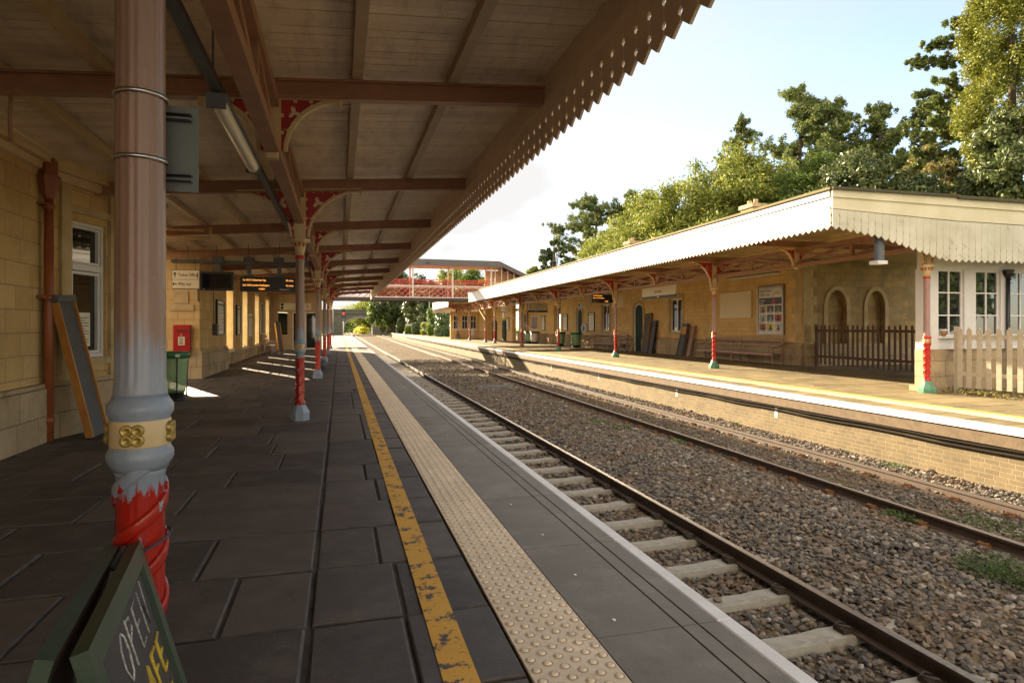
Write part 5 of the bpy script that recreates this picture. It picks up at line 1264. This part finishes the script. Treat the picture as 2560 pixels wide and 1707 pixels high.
bin_('black lidded bin with clear bag on the right of the distant pair', (15.9, 53.0, 0), BLACK, 'litter bins', mat('pale_bag', (.5, .46, .4), None, 4, .3), h=1.1, r=.42)
# boards and notices on the wall
nb_l = [('green framed timetable board right of the second green door', 41.7, 42.85, 1.2, 2.55, DOORG), ('green framed timetable board left of the second green door', 47.4, 48.5, 1.2, 2.55, DOORG), ('white framed picture poster above the distant bins', 55.5, 57.6, 1.25, 2.53, SIGNW), ('green framed board right of the white framed poster', 53.4, 54.5, 1.2, 2.53, DOORG)]
for lb, y0, y1, z0, z1, fm in nb_l:
    noticeboard(lb, WX - .001, y0, y1, z0, z1, frame=fm, side=-1, group='notice boards', face=SIGNW if fm != SIGNW else mat('poster_mix', (.08, .12, .2), (.5, .2, .1), 5, .4))
noticeboard('green framed board beside the green gates', 16.299, 63.7, 64.9, 1.2, 2.5, frame=DOORG, side=-1)
t = thing('round_panel', 'round white panel on the wall beside the second green door', 'panel', (WX, 43.65, 1.4)); b = MB(); b.lathe([(0, .52), (.10, .52), (.13, .46)], 32); b.v = [(WX - .001 - z, 43.65 + x, 1.41 + y * .7 / 1.0) for x, y, z in b.v]; b.build('disc', WHITE, t)
b = MB(); b.lathe([(0, .30), (.01, .29)], 24); b.v = [(WX - .132 - z, 43.65 + x, 1.41 + y * .7) for x, y, z in b.v]; b.build('ring', DGREY, t)
t = thing('door_sign', 'small white sign above the second green door', 'sign', (WX, 44.2, 3.0)); b = MB(); b.box(WX - .05, WX - .001, 43.4, 45.0, 3.0, 3.33); b.build('panel', SIGNW, t); b = MB(); b.box(WX - .053, WX - .051, 44.55, 44.9, 3.05, 3.28); [b.box(WX - .053, WX - .051, 43.5, 44.4, 3.07 + k * .12, 3.13 + k * .12) for k in range(2)]; b.build('print', INK, t)
t = thing('departure_board', 'departure board with amber lines hung over the far platform', 'board', (13.9, 33, 3.1)); b = MB(); b.box(13.24, 14.5, 32.9, 33.15, 2.88, 3.35); b.build('casing', BLACK, t); b = MB(); [b.bar((x_, 33, 3.35), (x_, 33, 3.88), .03, .03) for x_ in (13.5, 14.3)]; b.build('hanger', DGREY, t)
Lc = Vector(t.location)
for tx, zz in (('1st 10:33 Swindon', 3.27), ('2nd 11:01 Gloucester', 3.14)): lettering(tx, .085, Vector((13.3, 32.896, zz)) - Lc, R9, LED, t, 'LEFT', sx=.9)
lettering('Platform 2', .08, Vector((13.3, 32.896, 2.96)) - Lc, R9, SIGNW, t, 'LEFT'); lettering('10:28', .09, Vector((14.0, 32.896, 2.96)) - Lc, R9, LED, t, 'LEFT')
t = thing('number_sign', 'white sign with a black 2 beside the far departure board', 'sign', (14.75, 33, 3.0)); b = MB(); b.box(14.53, 15.15, 32.94, 33.0, 2.62, 3.32); b.build('panel', SIGNW, t); lettering('2', .42, (-.04, -.065, .02), R9, INK, t); b = MB(); b.bar((14.85, 33, 3.32), (14.85, 33, 3.88), .02, .02); b.build('hanger', DGREY, t)
t = thing('platform_sign', 'wide platform 2 direction sign with blue strip hung across the far platform', 'sign', (14.3, 46.9, 3.0)); b = MB(); b.box(13.5, 15.1, 46.86, 46.95, 2.80, 3.36); b.build('panel', SIGNW, t); b = MB(); b.box(13.5, 15.1, 46.86, 46.95, 2.66, 2.799); b.build('blue_strip', SBLUE, t); Lc = Vector(t.location)
lettering('2', .34, Vector((13.68, 46.855, 3.08)) - Lc, R9, INK, t)
for k, tx in enumerate(('Cheltenham Spa', 'Gloucester  Stroud', 'Swindon  London')): lettering(tx, .10, Vector((14.05, 46.855, 3.25 - k * .15)) - Lc, R9, INK, t, 'LEFT')
lettering('Way out', .10, Vector((14.0, 46.855, 2.73)) - Lc, R9, SIGNW, t, 'LEFT'); b = MB(); [b.bar((x_, 46.9, 3.36), (x_, 46.9, 3.88), .02, .02) for x_ in (13.8, 14.8)]; b.build('hanger', DGREY, t)
# tube lights under the far canopy
for lb, x_, y_ in (('tube light hung behind the end of the far canopy', 15.2, 21.2), ('tube light hung left of the Kemble name board', 14.9, 34.2), ('distant tube light hung before the platform 2 sign', 14.9, 43.5)):
    t = thing('tube_light', lb, 'light', (x_, y_, 3.5), 0, 'tube lights under the far canopy'); b = MB(); b.box(-.06, .06, -1.6, 1.6, 0, .05); b.build('casing', DGREY, t, False); b = MB(); b.box(-.05, .05, -1.55, 1.55, -.06, -.001); b.build('diffuser', LENS, t, False); b = MB(); [b.bar((0, s, .05), (0, s, .36), .015, .015) for s in (-1.2, 1.2)]; b.build('hanger', DGREY, t, False)
# green gates, bicycles
for lb, y0, y1 in (('dark green gate leaf folded back left of the passage', 69.4, 71.2), ('dark green gate leaf folded back right of the passage', 65.0, 66.4)):
    t = thing('gate', lb, 'gate', (16.2, (y0 + y1) / 2, 0), 0, 'green gates'); n = 8; b = MB(); b.prism([(y0, .05), (y1, .05)] + [((y0 + y1) / 2 + (y1 - y0) / 2 * math.cos(math.pi * k / n), 1.9 + .35 * math.sin(math.pi * k / n)) for k in range(n + 1)], 'x', 16.16, 16.23); b.build('leaf', DOORG, t)
    b = MB(); [b.box(16.12, 16.158, y0 + .1, y1 - .1, z, z + .12) for z in (.3, 1.0, 1.7)]; b.build('rail', DOORG, t)
def bicycle(label, x, y, rz):
    t = thing('bicycle', label, 'bicycle', (x, y, 0), rz, 'parked bicycles')
    for s in (-.52, .52):
        b = MB(); b.tube([(s + .33 * math.cos(a), 0, .34 + .33 * math.sin(a)) for a in np.linspace(0, 6.283, 25)[:-1]], .02, 6, close=True); [b.bar((s, 0, .34), (s + .32 * math.cos(a), 0, .34 + .32 * math.sin(a)), .008, .008) for a in np.linspace(0, 6.283, 9)[:-1]]; b.build('wheel', BLACK, t, False)
    b = MB()
    for p, q in (((-.52, .34), (-.18, .85)), ((-.52, .34), (-.05, .32)), ((-.05, .32), (-.20, .92)), ((-.05, .32), (.36, .80)), ((-.18, .82), (.36, .84)), ((.34, .95), (.52, .34))): b.tube([(p[0], 0, p[1]), (q[0], 0, q[1])], .022, 8)
    b.build('frame', mat('bike_frame', (.10, .16, .10), None, 4, .3), t, False)
    b = MB(); b.tube([(.30, -.27, 1.0), (.34, 0, 1.02), (.30, .27, 1.0)], .018, 6); b.tube([(.34, 0, .92), (.34, 0, 1.03)], .02, 6); b.build('handlebar', STEEL, t, False)
    b = MB(); b.bar((-.33, 0, .95), (-.08, 0, .96), .12, .05); b.build('saddle', BLACK, t, False)
bicycle('bicycle parked left of the column below the far windows', 12.75, 75.2, R(62)); bicycle('bicycle parked right of the column below the far windows', 14.35, 75.2, R(70))
# lamp posts on the open end of the far platform
lamp_post('tall lamp post among the hedges on the open far platform', (13.2, 107, 0), 7.4); lamp_post('lamp post further along beyond the conical shrub', (12.6, 138, 0), 6); lamp_post('farthest lamp post before the stone bridge', (12.6, 170, 0), 6)
t = thing('white_cabinet', 'white equipment cabinet at the far platform end', 'cabinet', (14.0, 148, 0)); b = MB(); b.box(-1.3, 1.3, -.6, .6, .1, 2.3); b.build('case', WHITE, t, False); b = MB(); b.box(-1.35, 1.35, -.65, .65, 0, .1); b.build('foot', CONC, t, False)
t = thing('notice_stand', 'dark notice stand with white top on the far platform grass', 'sign', (13.6, 118, 0)); b = MB(); b.box(-.35, .35, -.05, .05, .3, 2.0); b.build('panel', DGREY, t, False); b = MB(); b.box(-.36, .36, -.06, .06, 2.0, 2.4); b.build('header', SIGNW, t, False); b = MB(); [b.box(s - .04, s + .04, -.04, .04, 0, .3) for s in (-.3, .3)]; b.build('leg', DGREY, t, False)
FR = 1

# ------------------------------------------------------------------ FOOTBRIDGE
FOOTR2 = mat('bright_bridge_red', (.50, .018, .012), (.40, .014, .01), 3, .4)
fbr = thing('footbridge', 'red lattice footbridge with corrugated roof crossing the tracks', 'footbridge', (4, 57, 4))
BX0, BX1 = -5.0, 16.2
b = MB(); b.box(BX0, BX1, 56.0, 58.2, 3.98, 4.10); [b.box(BX0, BX1, y_ - .1, y_ + .1, 3.84, 3.979) for y_ in (56.1, 58.1)]; b.build('deck', mat('bridge_deck', (.06, .045, .04), None, 4, .8), fbr)
for y_ in (56.0, 58.2):
    b = MB(); x_ = BX0
    while x_ < 13.0:
        b.bar((x_, y_ + .02, 4.2), (x_ + 1.18, y_ + .02, 5.12), .03, .135, 0, (0, 1, 0)); b.bar((x_, y_ - .02, 5.12), (x_ + 1.18, y_ - .02, 4.2), .03, .135, 0, (0, 1, 0)); x_ += .59
    b.build('lattice', FOOTR2, fbr)
    b = MB(); b.box(BX0, 13.6, y_ - .06, y_ + .06, 4.101, 4.20); b.box(BX0, 13.6, y_ - .05, y_ + .05, 5.12, 5.24); b.build('chord', BGREY, fbr)
    b = MB(); b.box(BX0, 13.6, y_ - .035, y_ + .035, 5.42, 5.47); b.box(BX0, 13.6, y_ - .05, y_ + .05, 5.68, 5.76); [b.box(q - .02, q + .02, y_ - .02, y_ + .02, 5.24, 5.68) for q in np.arange(BX0 + .5, 13.5, 1.2)]; b.build('handrail', FOOTR2, fbr)
    for x_ in (-4.5, -.9, 2.7, 6.3, 9.9, 13.5):
        b = MB(); b.box(x_ - .075, x_ + .075, y_ - (.11 if y_ < 57 else -.07), y_ - (.07 if y_ < 57 else -.11), 4.1, 7.02); b.box(x_ - .03, x_ + .03, y_ - .065, y_ + .065, 5.77, 7.02); b.build('post', BGREY if y_ < 57 else PINK, fbr)
b = MB()
def corr(b, x0, x1, y0, z0, y1, z1, dz0=0, dz1=0):
    n = int((x1 - x0) / .06); 
    for k in range(n):
        xa, xb = x0 + (x1 - x0) * k / n, x0 + (x1 - x0) * (k + 1) / n; ha, hb = (.025 if k % 2 else 0), (.0 if k % 2 else .025); fa, fb_ = k / n, (k + 1) / n
        b.add([(xa, y0, z0 + ha + dz0 + (dz1 - dz0) * fa), (xb, y0, z0 + hb + dz0 + (dz1 - dz0) * fb_), (xb, y1, z1 + hb + dz0 + (dz1 - dz0) * fb_), (xa, y1, z1 + ha + dz0 + (dz1 - dz0) * fa)], [(0, 1, 2, 3)])
corr(b, BX0, 14.6, 55.6, 7.05, 57.1, 7.72); corr(b, BX0, 14.6, 58.6, 7.05, 57.1, 7.72)
corr(b, 14.6, 19.5, 55.6, 7.05, 57.1, 7.72, 0, -2.2); corr(b, 14.6, 19.5, 58.6, 7.05, 57.1, 7.72, 0, -2.2)
b.build('roof', CORR, fbr)
b = MB(); b.add([(x_, y_, z_) for z_ in (6.98, 7.02) for x_, y_ in ((BX0, 55.62), (14.6, 55.62), (14.6, 58.58), (BX0, 58.58))], [(0, 3, 2, 1), (4, 5, 6, 7), (0, 1, 5, 4), (1, 2, 6, 5), (2, 3, 7, 6), (3, 0, 4, 7)]); b.build('soffit', PINK, fbr)
b = MB(); b.box(BX0, 14.6, 55.55, 55.61, 6.97, 7.10); b.bar((14.6, 55.58, 7.03), (19.5, 55.58, 4.83), .06, .14); b.build('gutter', mat('gutter_maroon', (.12, .06, .055), None, 4, .5), fbr)
b = MB(); [b.bar((x_, 56.0, 5.2), (x_, 56.0, 6.98 - max(0, x_ - 14.6) * .45), .07, .07) for x_ in (13.9, 14.5, 15.1, 15.7, 16.3, 16.9)]; b.box(13.5, 17, 55.97, 56.03, 5.55, 5.62); b.build('glazing_bar', BGREY, fbr)
b = MB(); b.box(13.5, 17.0, 58.17, 58.2, 4.1, 6.9); b.build('stair_lining', PINK, fbr)
b = MB(); [b.bar((13.6 + k * .3, 57, 4.0 - k * .2), (13.9 + k * .3, 57, 4.0 - k * .2), 2.0, .05, 0, (0, 0, 1)) for k in range(18)]; b.build('stairs', BGREY, fbr)
t = thing('notice_sign', 'yellow warning sign at the stair end of the footbridge', 'sign', (13.1, 57.9, 5.9)); b = MB(); b.box(12.75, 13.35, 57.9, 57.93, 5.78, 6.0); b.build('panel', YELLOW_F, t); b = MB(); b.box(12.8, 13.3, 57.895, 57.899, 5.86, 5.92); b.build('print', INK, t)
t = thing('pigeon', 'small dark bird perched on the footbridge roof', 'bird', (7.6, 55.75, 7.13)); b = MB(); b.tube([(-.18, 0, .08), (-.1, 0, .1), (.02, 0, .13), (.10, 0, .17), (.14, 0, .24), (.19, 0, .25)], .05, 10, rr=[.012, .04, .065, .05, .035, .008]); b.tube([(0, .02, .08), (.01, .02, 0)], .008, 5); b.tube([(0, -.02, .08), (.01, -.02, 0)], .008, 5); b.build('body', mat('bird_grey', (.03, .03, .035), None, 9, .7), t, False)

# ------------------------------------------------------------------ stone road bridge far away
rb = thing('road_bridge', 'grey stone road bridge with one arch far down the line', 'bridge', (5, 200, 0))
n = 20; ac, ar = 5.6, 4.3
poly = [(-45, -1.6), (ac - ar, -1.6)] + [(ac - ar * math.cos(math.pi * k / n), .8 + 3.4 * math.sin(math.pi * k / n)) for k in range(n + 1)] + [(ac + ar, -1.6), (45, -1.6), (45, 6.3), (ac, 6.7), (-45, 6.3)]
b = MB(); b.prism(poly, 'y', 200, 207); b.build('wall', STONE_G, rb)
b = MB(); b.prism([(-45, 6.3), (ac, 6.7), (45, 6.3), (45, 6.55), (ac, 6.95), (-45, 6.55)], 'y', 199.8, 200.5); b.prism([(-45, 5.2), (ac, 5.6), (45, 5.2), (45, 5.4), (ac, 5.8), (-45, 5.4)], 'y', 199.75, 199.99); b.build('parapet_coping', STONE_G, rb)
b = MB()
for k in range(n):
    t0, t1 = math.pi * k / n, math.pi * (k + 1) / n; P = lambda r, t: (ac - (ar + r) * math.cos(t), .8 + (3.4 + r) * math.sin(t)); b.prism([P(.0, t0), P(.55, t0), P(.55, t1), P(.0, t1)], 'y', 199.85, 199.99)
b.build('arch_ring', mat('arch_stone', (.2, .18, .14), (.15, .135, .11), 2, .9), rb)

# ------------------------------------------------------------------ TREES AND PLANTS
def at(u, v, d):
    """point at depth d along the camera axis that the photograph shows at pixel (u, v)"""
    xc = (u - 1280) / 1556 * d
    return Vector((xc * .9637 + d * .2669, d * .9637 - xc * .2669, EYE + (817 - v) / 1556 * d))
def leaves(cl, n, size, seed, elong=1.7, shell=.45, up=.3, jitter=0.0):
    g = np.random.default_rng(seed); cl = np.array(cl, float); wgt = (cl[:, 3] * cl[:, 4] + cl[:, 4] * cl[:, 5] + cl[:, 3] * cl[:, 5]); k = g.choice(len(cl), n, p=wgt / wgt.sum())
    d = g.normal(0, 1, (n, 3)); d /= np.linalg.norm(d, axis=1)[:, None]; r = g.random(n) ** shell
    p = cl[k, :3] + d * cl[k, 3:6] * r[:, None] * (1 + g.normal(0, .12, (n, 1)))
    nn = d + g.normal(0, .8, (n, 3)); nn[:, 2] += up; nn /= np.linalg.norm(nn, axis=1)[:, None]
    a = np.cross(nn, g.normal(0, 1, (n, 3))); a /= np.linalg.norm(a, axis=1)[:, None]; b = np.cross(nn, a); s = size * g.uniform(.6, 1.35, n)[:, None]
    V = np.stack([p - a * s * elong * .5, p + b * s * .42 + nn * s * .08, p + a * s * elong * .5, p - b * s * .42 + nn * s * .08], 1).reshape(-1, 3)
    return V, np.arange(n * 4).reshape(-1, 4)
def wood(parent, paths, m=None, name='trunk'):
    b = MB()
    for pts, r0, r1 in paths: N = len(pts); b.tube(pts, r0, 7, rr=[r0 + (r1 - r0) * i / (N - 1) for i in range(N)])
    return b.build(name, m or BARK, parent, False)
def broadleaf(label, base, H, rad, n, m, seed, leaf=.24, zlow=1.5, K=75, group='trees', gap=.0, thin=False, name='broadleaf_tree', sq=1.0):
    g = random.Random(seed); base = Vector(base); t = thing(name, label, 'tree', base, 0, group); zc, rz = (zlow + H) / 2, (H - zlow) / 2; cl = []
    for _ in range(K):
        d = Vector((g.gauss(0, 1), g.gauss(0, 1), g.gauss(0, 1))).normalized(); q = g.uniform(.35, .92) ** .7; s = rad * g.uniform(.13, .26) * (.8 if thin else 1)
        top = 1 - .25 * max(0, d.z)
        cl.append((d.x * rad * q * top, d.y * rad * q * top * sq, zc + d.z * rz * q, s, s, s * g.uniform(.6, .9)))
    V, F = leaves(cl, n, leaf, seed); raw_mesh('crown', V, F, m, t)
    p = [((0, 0, -.3), (rad * .03, 0, zc * .5), (0, rad * .03, zc), (0, 0, zc + rz * .7))]; r = H * .018; paths = [(p[0], r, r * .25)]
    for k in range(9 if not thin else 16):
        c = cl[g.randrange(len(cl))]; z0 = zc - rz * g.uniform(.1, .8); z0 = max(z0, .6); mid = (c[0] * .45, c[1] * .45, z0 + (c[2] - z0) * .35); paths.append(([(0, 0, z0), mid, c[:3]], r * .45, r * .08))
    wood(t, paths); return t
def pine(label, base, H, spread, n, seed, group='pine trees', lean=0.0, zlow=.45, m=None, pads=1.0, flat=False):
    g = random.Random(seed); base = Vector(base); t = thing('pine_tree', label, 'tree', base, 0, group); cl = []; r = H * .02
    tip = (lean * H * .2, 0, H * .97); tr = [(0, 0, -.3), (lean * H * .05, 0, H * .4), (lean * H * .12, 0, H * .7), tip]; paths = [(tr, r, r * .2)]
    N = 15
    for k in range(N):
        f = k / (N - 1); z = H * (zlow + (.97 - zlow) * f); Lb = spread * ((1 - .75 * f ** 2) if flat else (1 - f * .9)) * g.uniform(.55, 1.1)
        for j in range(3 if f < .9 else 2):
            a = g.uniform(0, 6.283); rise = g.uniform(.05, .4) * Lb; x0 = lean * H * .2 * (z / H)
            pts = [(x0, 0, z), (x0 + Lb * .5 * math.cos(a), Lb * .5 * math.sin(a), z + rise * .25), (x0 + Lb * math.cos(a), Lb * math.sin(a), z + rise)]; paths.append((pts, r * .3, r * .06))
            for q in (.3, .42, .54, .66, .78, .88, .96, 1.03):
                for _ in range(3 if flat else 2):
                    if g.random() < .12: continue
                    s = spread * g.uniform(.03, .062) * pads; o = lambda: g.gauss(0, spread * .06)
                    oz = g.gauss(.02, .035) * spread
                    cl.append((x0 + Lb * q * math.cos(a) + o(), Lb * q * math.sin(a) + o(), z + rise * q ** 1.5 + oz, s, s, s * 1.15))
    cl.append((tip[0], 0, H, .3, .3, .5))
    V, F = leaves(cl, int(n * 4.2), .12, seed, elong=2.4, shell=.5, up=.5); raw_mesh('crown', V, F, m or LF_PINE, t); wood(t, paths); return t
def bush(label, c, rx, ry, h, n, m, seed, leaf=.16, box=0.0, name='bush', group='shrubs and hedges', cone=0.0, cat='shrub'):
    c = Vector(c); t = thing(name, label, cat, c, 0, group); g = np.random.default_rng(seed); d = g.normal(0, 1, (n, 3)); d /= np.linalg.norm(d, axis=1)[:, None]
    if box: 
        d = np.sign(d) * np.abs(d) ** (1 - box); d /= np.maximum(np.abs(d).max(1), np.linalg.norm(d, axis=1) * .8)[:, None]
    k = 1 + .07 * np.sin(d[:, 0] * 7 + seed) * np.sin(d[:, 2] * 9) + g.normal(0, .03, n); p = d * (g.random((n, 1)) ** .12) * k[:, None]
    p = p * np.array([rx, ry, h / 2]) + np.array([0, 0, h / 2]); p[:, :2] *= (1 - cone * np.clip(p[:, 2:3] / h, 0, 1))
    nn = d + g.normal(0, .6, (n, 3)); nn /= np.linalg.norm(nn, axis=1)[:, None]; a = np.cross(nn, g.normal(0, 1, (n, 3))); a /= np.linalg.norm(a, axis=1)[:, None]; b = np.cross(nn, a); s = leaf * g.uniform(.6, 1.3, n)[:, None]
    V = np.stack([p - a * s * .8, p + b * s * .45, p + a * s * .8, p - b * s * .45], 1).reshape(-1, 3); raw_mesh('crown', V, np.arange(n * 4).reshape(-1, 4), m, t)
    wood(t, [([(0, 0, -.1), (0, 0, h * .5)], .07, .04)]); return t
def gnd(u, d, z=0.0):
    p = at(u, 817, d); p.z = z; return p

# behind the far building, left to right
G1 = 'trees behind the far building'
for u, vt, d, rad, m, n, lb in ((1575, 575, 58, 4.6, LF_YG, 11000, 'low yellow green tree rising just above the canopy roof left of the far chimney'), (1668, 470, 52, 5.2, LF_YG, 15000, 'bright yellow green tree over the middle of the white canopy'), (1790, 385, 48, 5.0, LF_YG, 16000, 'tallest yellow green tree over the nearer chimney'), (1905, 400, 46, 4.6, LF_YG, 15000, 'yellow green tree between the nearer chimney and the canopy corner'), (2010, 395, 43, 4.4, LF_G, 14000, 'mid green tree directly above the canopy corner'), (2130, 405, 40, 4.0, LF_IVY, 13000, 'pale leaved tree right of the canopy corner'), (2240, 440, 40, 3.6, LF_DK, 11000, 'dark green tree low behind the canopy end')):
    p = gnd(u, d); H = at(u, vt - 22, d).z; broadleaf(lb, p, H, rad * 1.12, int(n * 2.8), m, int(u), .145, 2.0, 130, G1)
for u, vt, d, rad, lb in ((2330, 335, 42, 2.9, 'brown autumn tree with thin pale branches below the golden conifer'), (2430, 350, 41, 2.6, 'brown twiggy autumn tree left of the ivy covered tree'), (2500, 400, 47, 2.8, 'half bare twiggy tree at the right edge of the photo')):
    p = gnd(u, d); H = at(u, vt, d).z; broadleaf(lb, p, H, rad, 4200 if u < 2480 else 1300, LF_OR, int(u), .16, 3.0, 60, G1, thin=True)
p = gnd(2550, 33); broadleaf('dark ivy covered tree at the right edge below the golden conifer', p, at(2550, 262, 33).z, 2.9, 30000, LF_IVY, 31, .15, 6.5, 110, G1)
p = gnd(2330, 36); broadleaf('dark low shrubby tree behind the canopy end on the right', p, at(2330, 480, 36).z, 3.4, 9000, LF_DK, 77, .2, 1.5, 60, G1)
p = gnd(2530, 36); broadleaf('dark shrubby tree behind the glazed screen', p, at(2530, 500, 36).z, 3.2, 8000, LF_DK, 78, .2, 1.0, 60, G1)
GP = 'pine trees against the sky'
for u, vt, d, sp, lb, n, fl in ((1835, 290, 66, 4.6, 'slim dark pine left of the broad pines', 7000, False), (1985, 215, 62, 6.6, 'broad flat topped pine with the highest crown in the middle', 12000, True), (2095, 250, 64, 5.6, 'broad pine joined on the right to the highest one', 9000, True), (2200, 262, 60, 5.0, 'pine right of the broad pines with a leaning limb', 9000, True), (2300, 255, 54, 4.6, 'pine in front of the golden conifer', 9000, True), (1590, 484, 84, 6.5, 'dark pine just left of the yellow green trees', 11000, False), (1500, 494, 86, 6.8, 'dark spreading pine further left above the canopy roof', 11000, True)):
    p = gnd(u, d); pine(lb, p, at(u, vt, d).z, sp, n, int(u), GP, .2 * ((u % 3) - 1), .5, None, 1.0, fl)
p = gnd(2440, 40); pine('very tall dark pine behind the golden conifer', p, 27, 4.2, 16000, 501, GP, 0, .34, None, .95, True)
# trees added beyond the frame to shade the end wall, mirrored in the panes
for x_, y_, H, rad, m, lb in ((19, -6, 11, 4.2, LF_G, 'green tree beyond the right edge, mirrored in the glazed screen'), (24.5, 1, 12, 4.4, LF_DK, 'dark tree beyond the right edge, mirrored in the glazed screen'), (16.5, -13, 12, 4.6, LF_YG, 'yellow green tree beyond the right edge, mirrored in the glazed screen'), (29, -9, 13, 5, LF_G, 'large green tree beyond the right edge, mirrored in the glazed screen')):
    broadleaf(lb, (x_, y_, 0), H, rad, 14000, m, int(x_ * 3), .22, .8, 90, 'added shade trees beyond the right edge')
# golden conifer
t = thing('golden_conifer', 'tall golden conifer at the top right corner', 'tree', gnd(2530, 35), 0, G1); g = random.Random(8); cl = []
for k in range(520):
    f = g.random(); z = 11.2 + 16 * f; a = g.uniform(0, 6.283); q = 3.0 * (1 - .55 * f) * g.uniform(.55, 1.0) * (1.0 if f > .12 else .75); s = g.uniform(.35, .7); cl.append((q * math.cos(a), q * math.sin(a), z, s * .8, s * .8, s * 1.25))
V, F = leaves(cl, 110000, .105, 12, 1.5, .3, .8); raw_mesh('crown', V, F, LF_GOLD, t); wood(t, [([(0, 0, -.2), (0, 0, 12), (0, 0, 26)], .4, .05)])
# slim loose trees at the left of the skyline
for u, vt, d, rad, lb, m in ((1385, 552, 88, 3.0, 'loose leaved slim tree standing alone left of the pines', LF_DK), (1330, 668, 90, 2.6, 'low pale tree beside the footbridge roof', LF_YG), (1420, 640, 84, 3.0, 'low dark tree between the slim tree and the spreading pine', LF_DK), (1540, 600, 80, 3.5, 'low dark tree under the dark pine', LF_DK)):
    p = gnd(u, d); broadleaf(lb, p, at(u, vt, d).z, rad, 5000, m, int(u), .28, 2.5, 60, G1, thin=(u == 1385))
# beyond the footbridge
GB = 'trees beyond the footbridge'
for u, vt, d, rad, lb, m, n in ((900, 760, 330, 14, 'hazy yellow green tree behind the stone bridge', LF_YG, 5000), (935, 745, 215, 8, 'yellow green tree at the right end of the stone bridge', LF_YG, 7000), (968, 735, 160, 5.2, 'bright green maple below the footbridge', LF_G, 9000), (1000, 720, 165, 6, 'green tree behind the bright maple', LF_G, 7000), (1035, 690, 150, 5.0, 'tall dark tree seen through the footbridge on the left', LF_DK, 8000), (1060, 720, 135, 4.2, 'ivy hung tree right of the maple', LF_IVY, 7000), (1090, 700, 128, 4.4, 'dark tall yew behind the clipped hedges', LF_DK, 8000), (1120, 678, 150, 5.5, 'leafy tree seen through the middle of the footbridge', LF_YG, 7000), (1170, 676, 145, 6.0, 'leafy tree seen through the right bay of the footbridge', LF_G, 7000), (985, 676, 155, 5, 'dark crown seen over the footbridge rail at the left', LF_DK, 7000)):
    p = gnd(u, d); broadleaf(lb, p, at(u, vt - (16 if vt < 700 else 6), d).z, rad * (1.25 if vt < 700 else 1.1), int(n * 1.6), m, int(u) + 3, .36 if d > 130 else .28, 1.0, 110, GB)
for u, d, rx, h, m, lb, bx, cn in ((1108, 96, 1.35, 3.9, LF_LAUREL, 'big glossy laurel bush at the end of the far canopy', .5, .1), (1083, 104, 1.1, 4.6, LF_G, 'tall clipped hedge column left of the laurel', .6, .05), (1066, 112, 1.0, 2.3, LF_YG, 'low square clipped hedge right of the round one', .7, .0), (1044, 120, 1.1, 2.25, LF_DK, 'low round clipped hedge beside the lamp post', .2, .0), (1001, 140, 1.1, 3.6, LF_DK, 'dark conical shrub on the grass', .0, .4), (975, 160, .9, 3.2, LF_IVY, 'small narrow shrub left of the conical one', .0, .3), (957, 175, 1.0, 4.0, LF_IVY, 'small shrub near the white cabinet', .0, .2), (1022, 128, .8, 1.6, LF_G, 'little shrub behind the notice stand', .1, .1)):
    bush(lb, gnd(u, d), rx, rx, h, 4200, m, int(u), .18 if d < 115 else .22, bx, cone=cn)
# sunlit scrub on the cutting side seen through the arch
sc_ = []
for k in range(90):
    u = rng.uniform(0, 1); x_ = 8.2 + 9 * rng.random(); y_ = 212 + 90 * rng.random(); sc_.append((x_ - 1.2, y_, -.6 + max(0, (x_ - 8.2)) * .75, 1.5, 1.8, 1.2))
V, F = leaves(sc_, 16000, .5, 44, 1.4, .4, .5); o = raw_mesh('scrub', V, F, LF_BANK); tag(o, 'sunlit yellow green scrub on the bank behind the stone bridge arch', 'scrub', kind='stuff')
wd_ = [(x_, 335 + rng.normal(0, 8), -1 + h_, 4.0, 3.0, 2.4) for x_ in np.arange(-60, 90, 2.2) for h_ in (0.5, 3.2, 6.0)]
V, F = leaves(wd_, 22000, .9, 45, 1.4, .4, .5); o = raw_mesh('woodland', V, F, LF_G); tag(o, 'distant woodland closing the cutting behind the stone bridge', 'woodland', kind='stuff')
# grass tufts and fallen leaves under the pale fence
FR = 2
V, F = leaves([(13.5, 10.6, .06, .5, 1.4, .06), (14.2, 9, .06, .6, 1.6, .06)], 900, .06, 5, 1.4, .6, 1.5); o = raw_mesh('fallen_leaves', V, F, LF_OR); tag(o, 'brown fallen leaves at the foot of the pale picket fence', 'leaves', kind='stuff')
FR = 1

# ------------------------------------------------------------------ swing frame 2 into line with the far platform
ROT = Matrix.Rotation(R(-.89), 4, 'Z')
bpy.context.view_layer.update()
for o, fr in TOPS:
    if fr == 2: o.matrix_basis = ROT @ o.matrix_basis
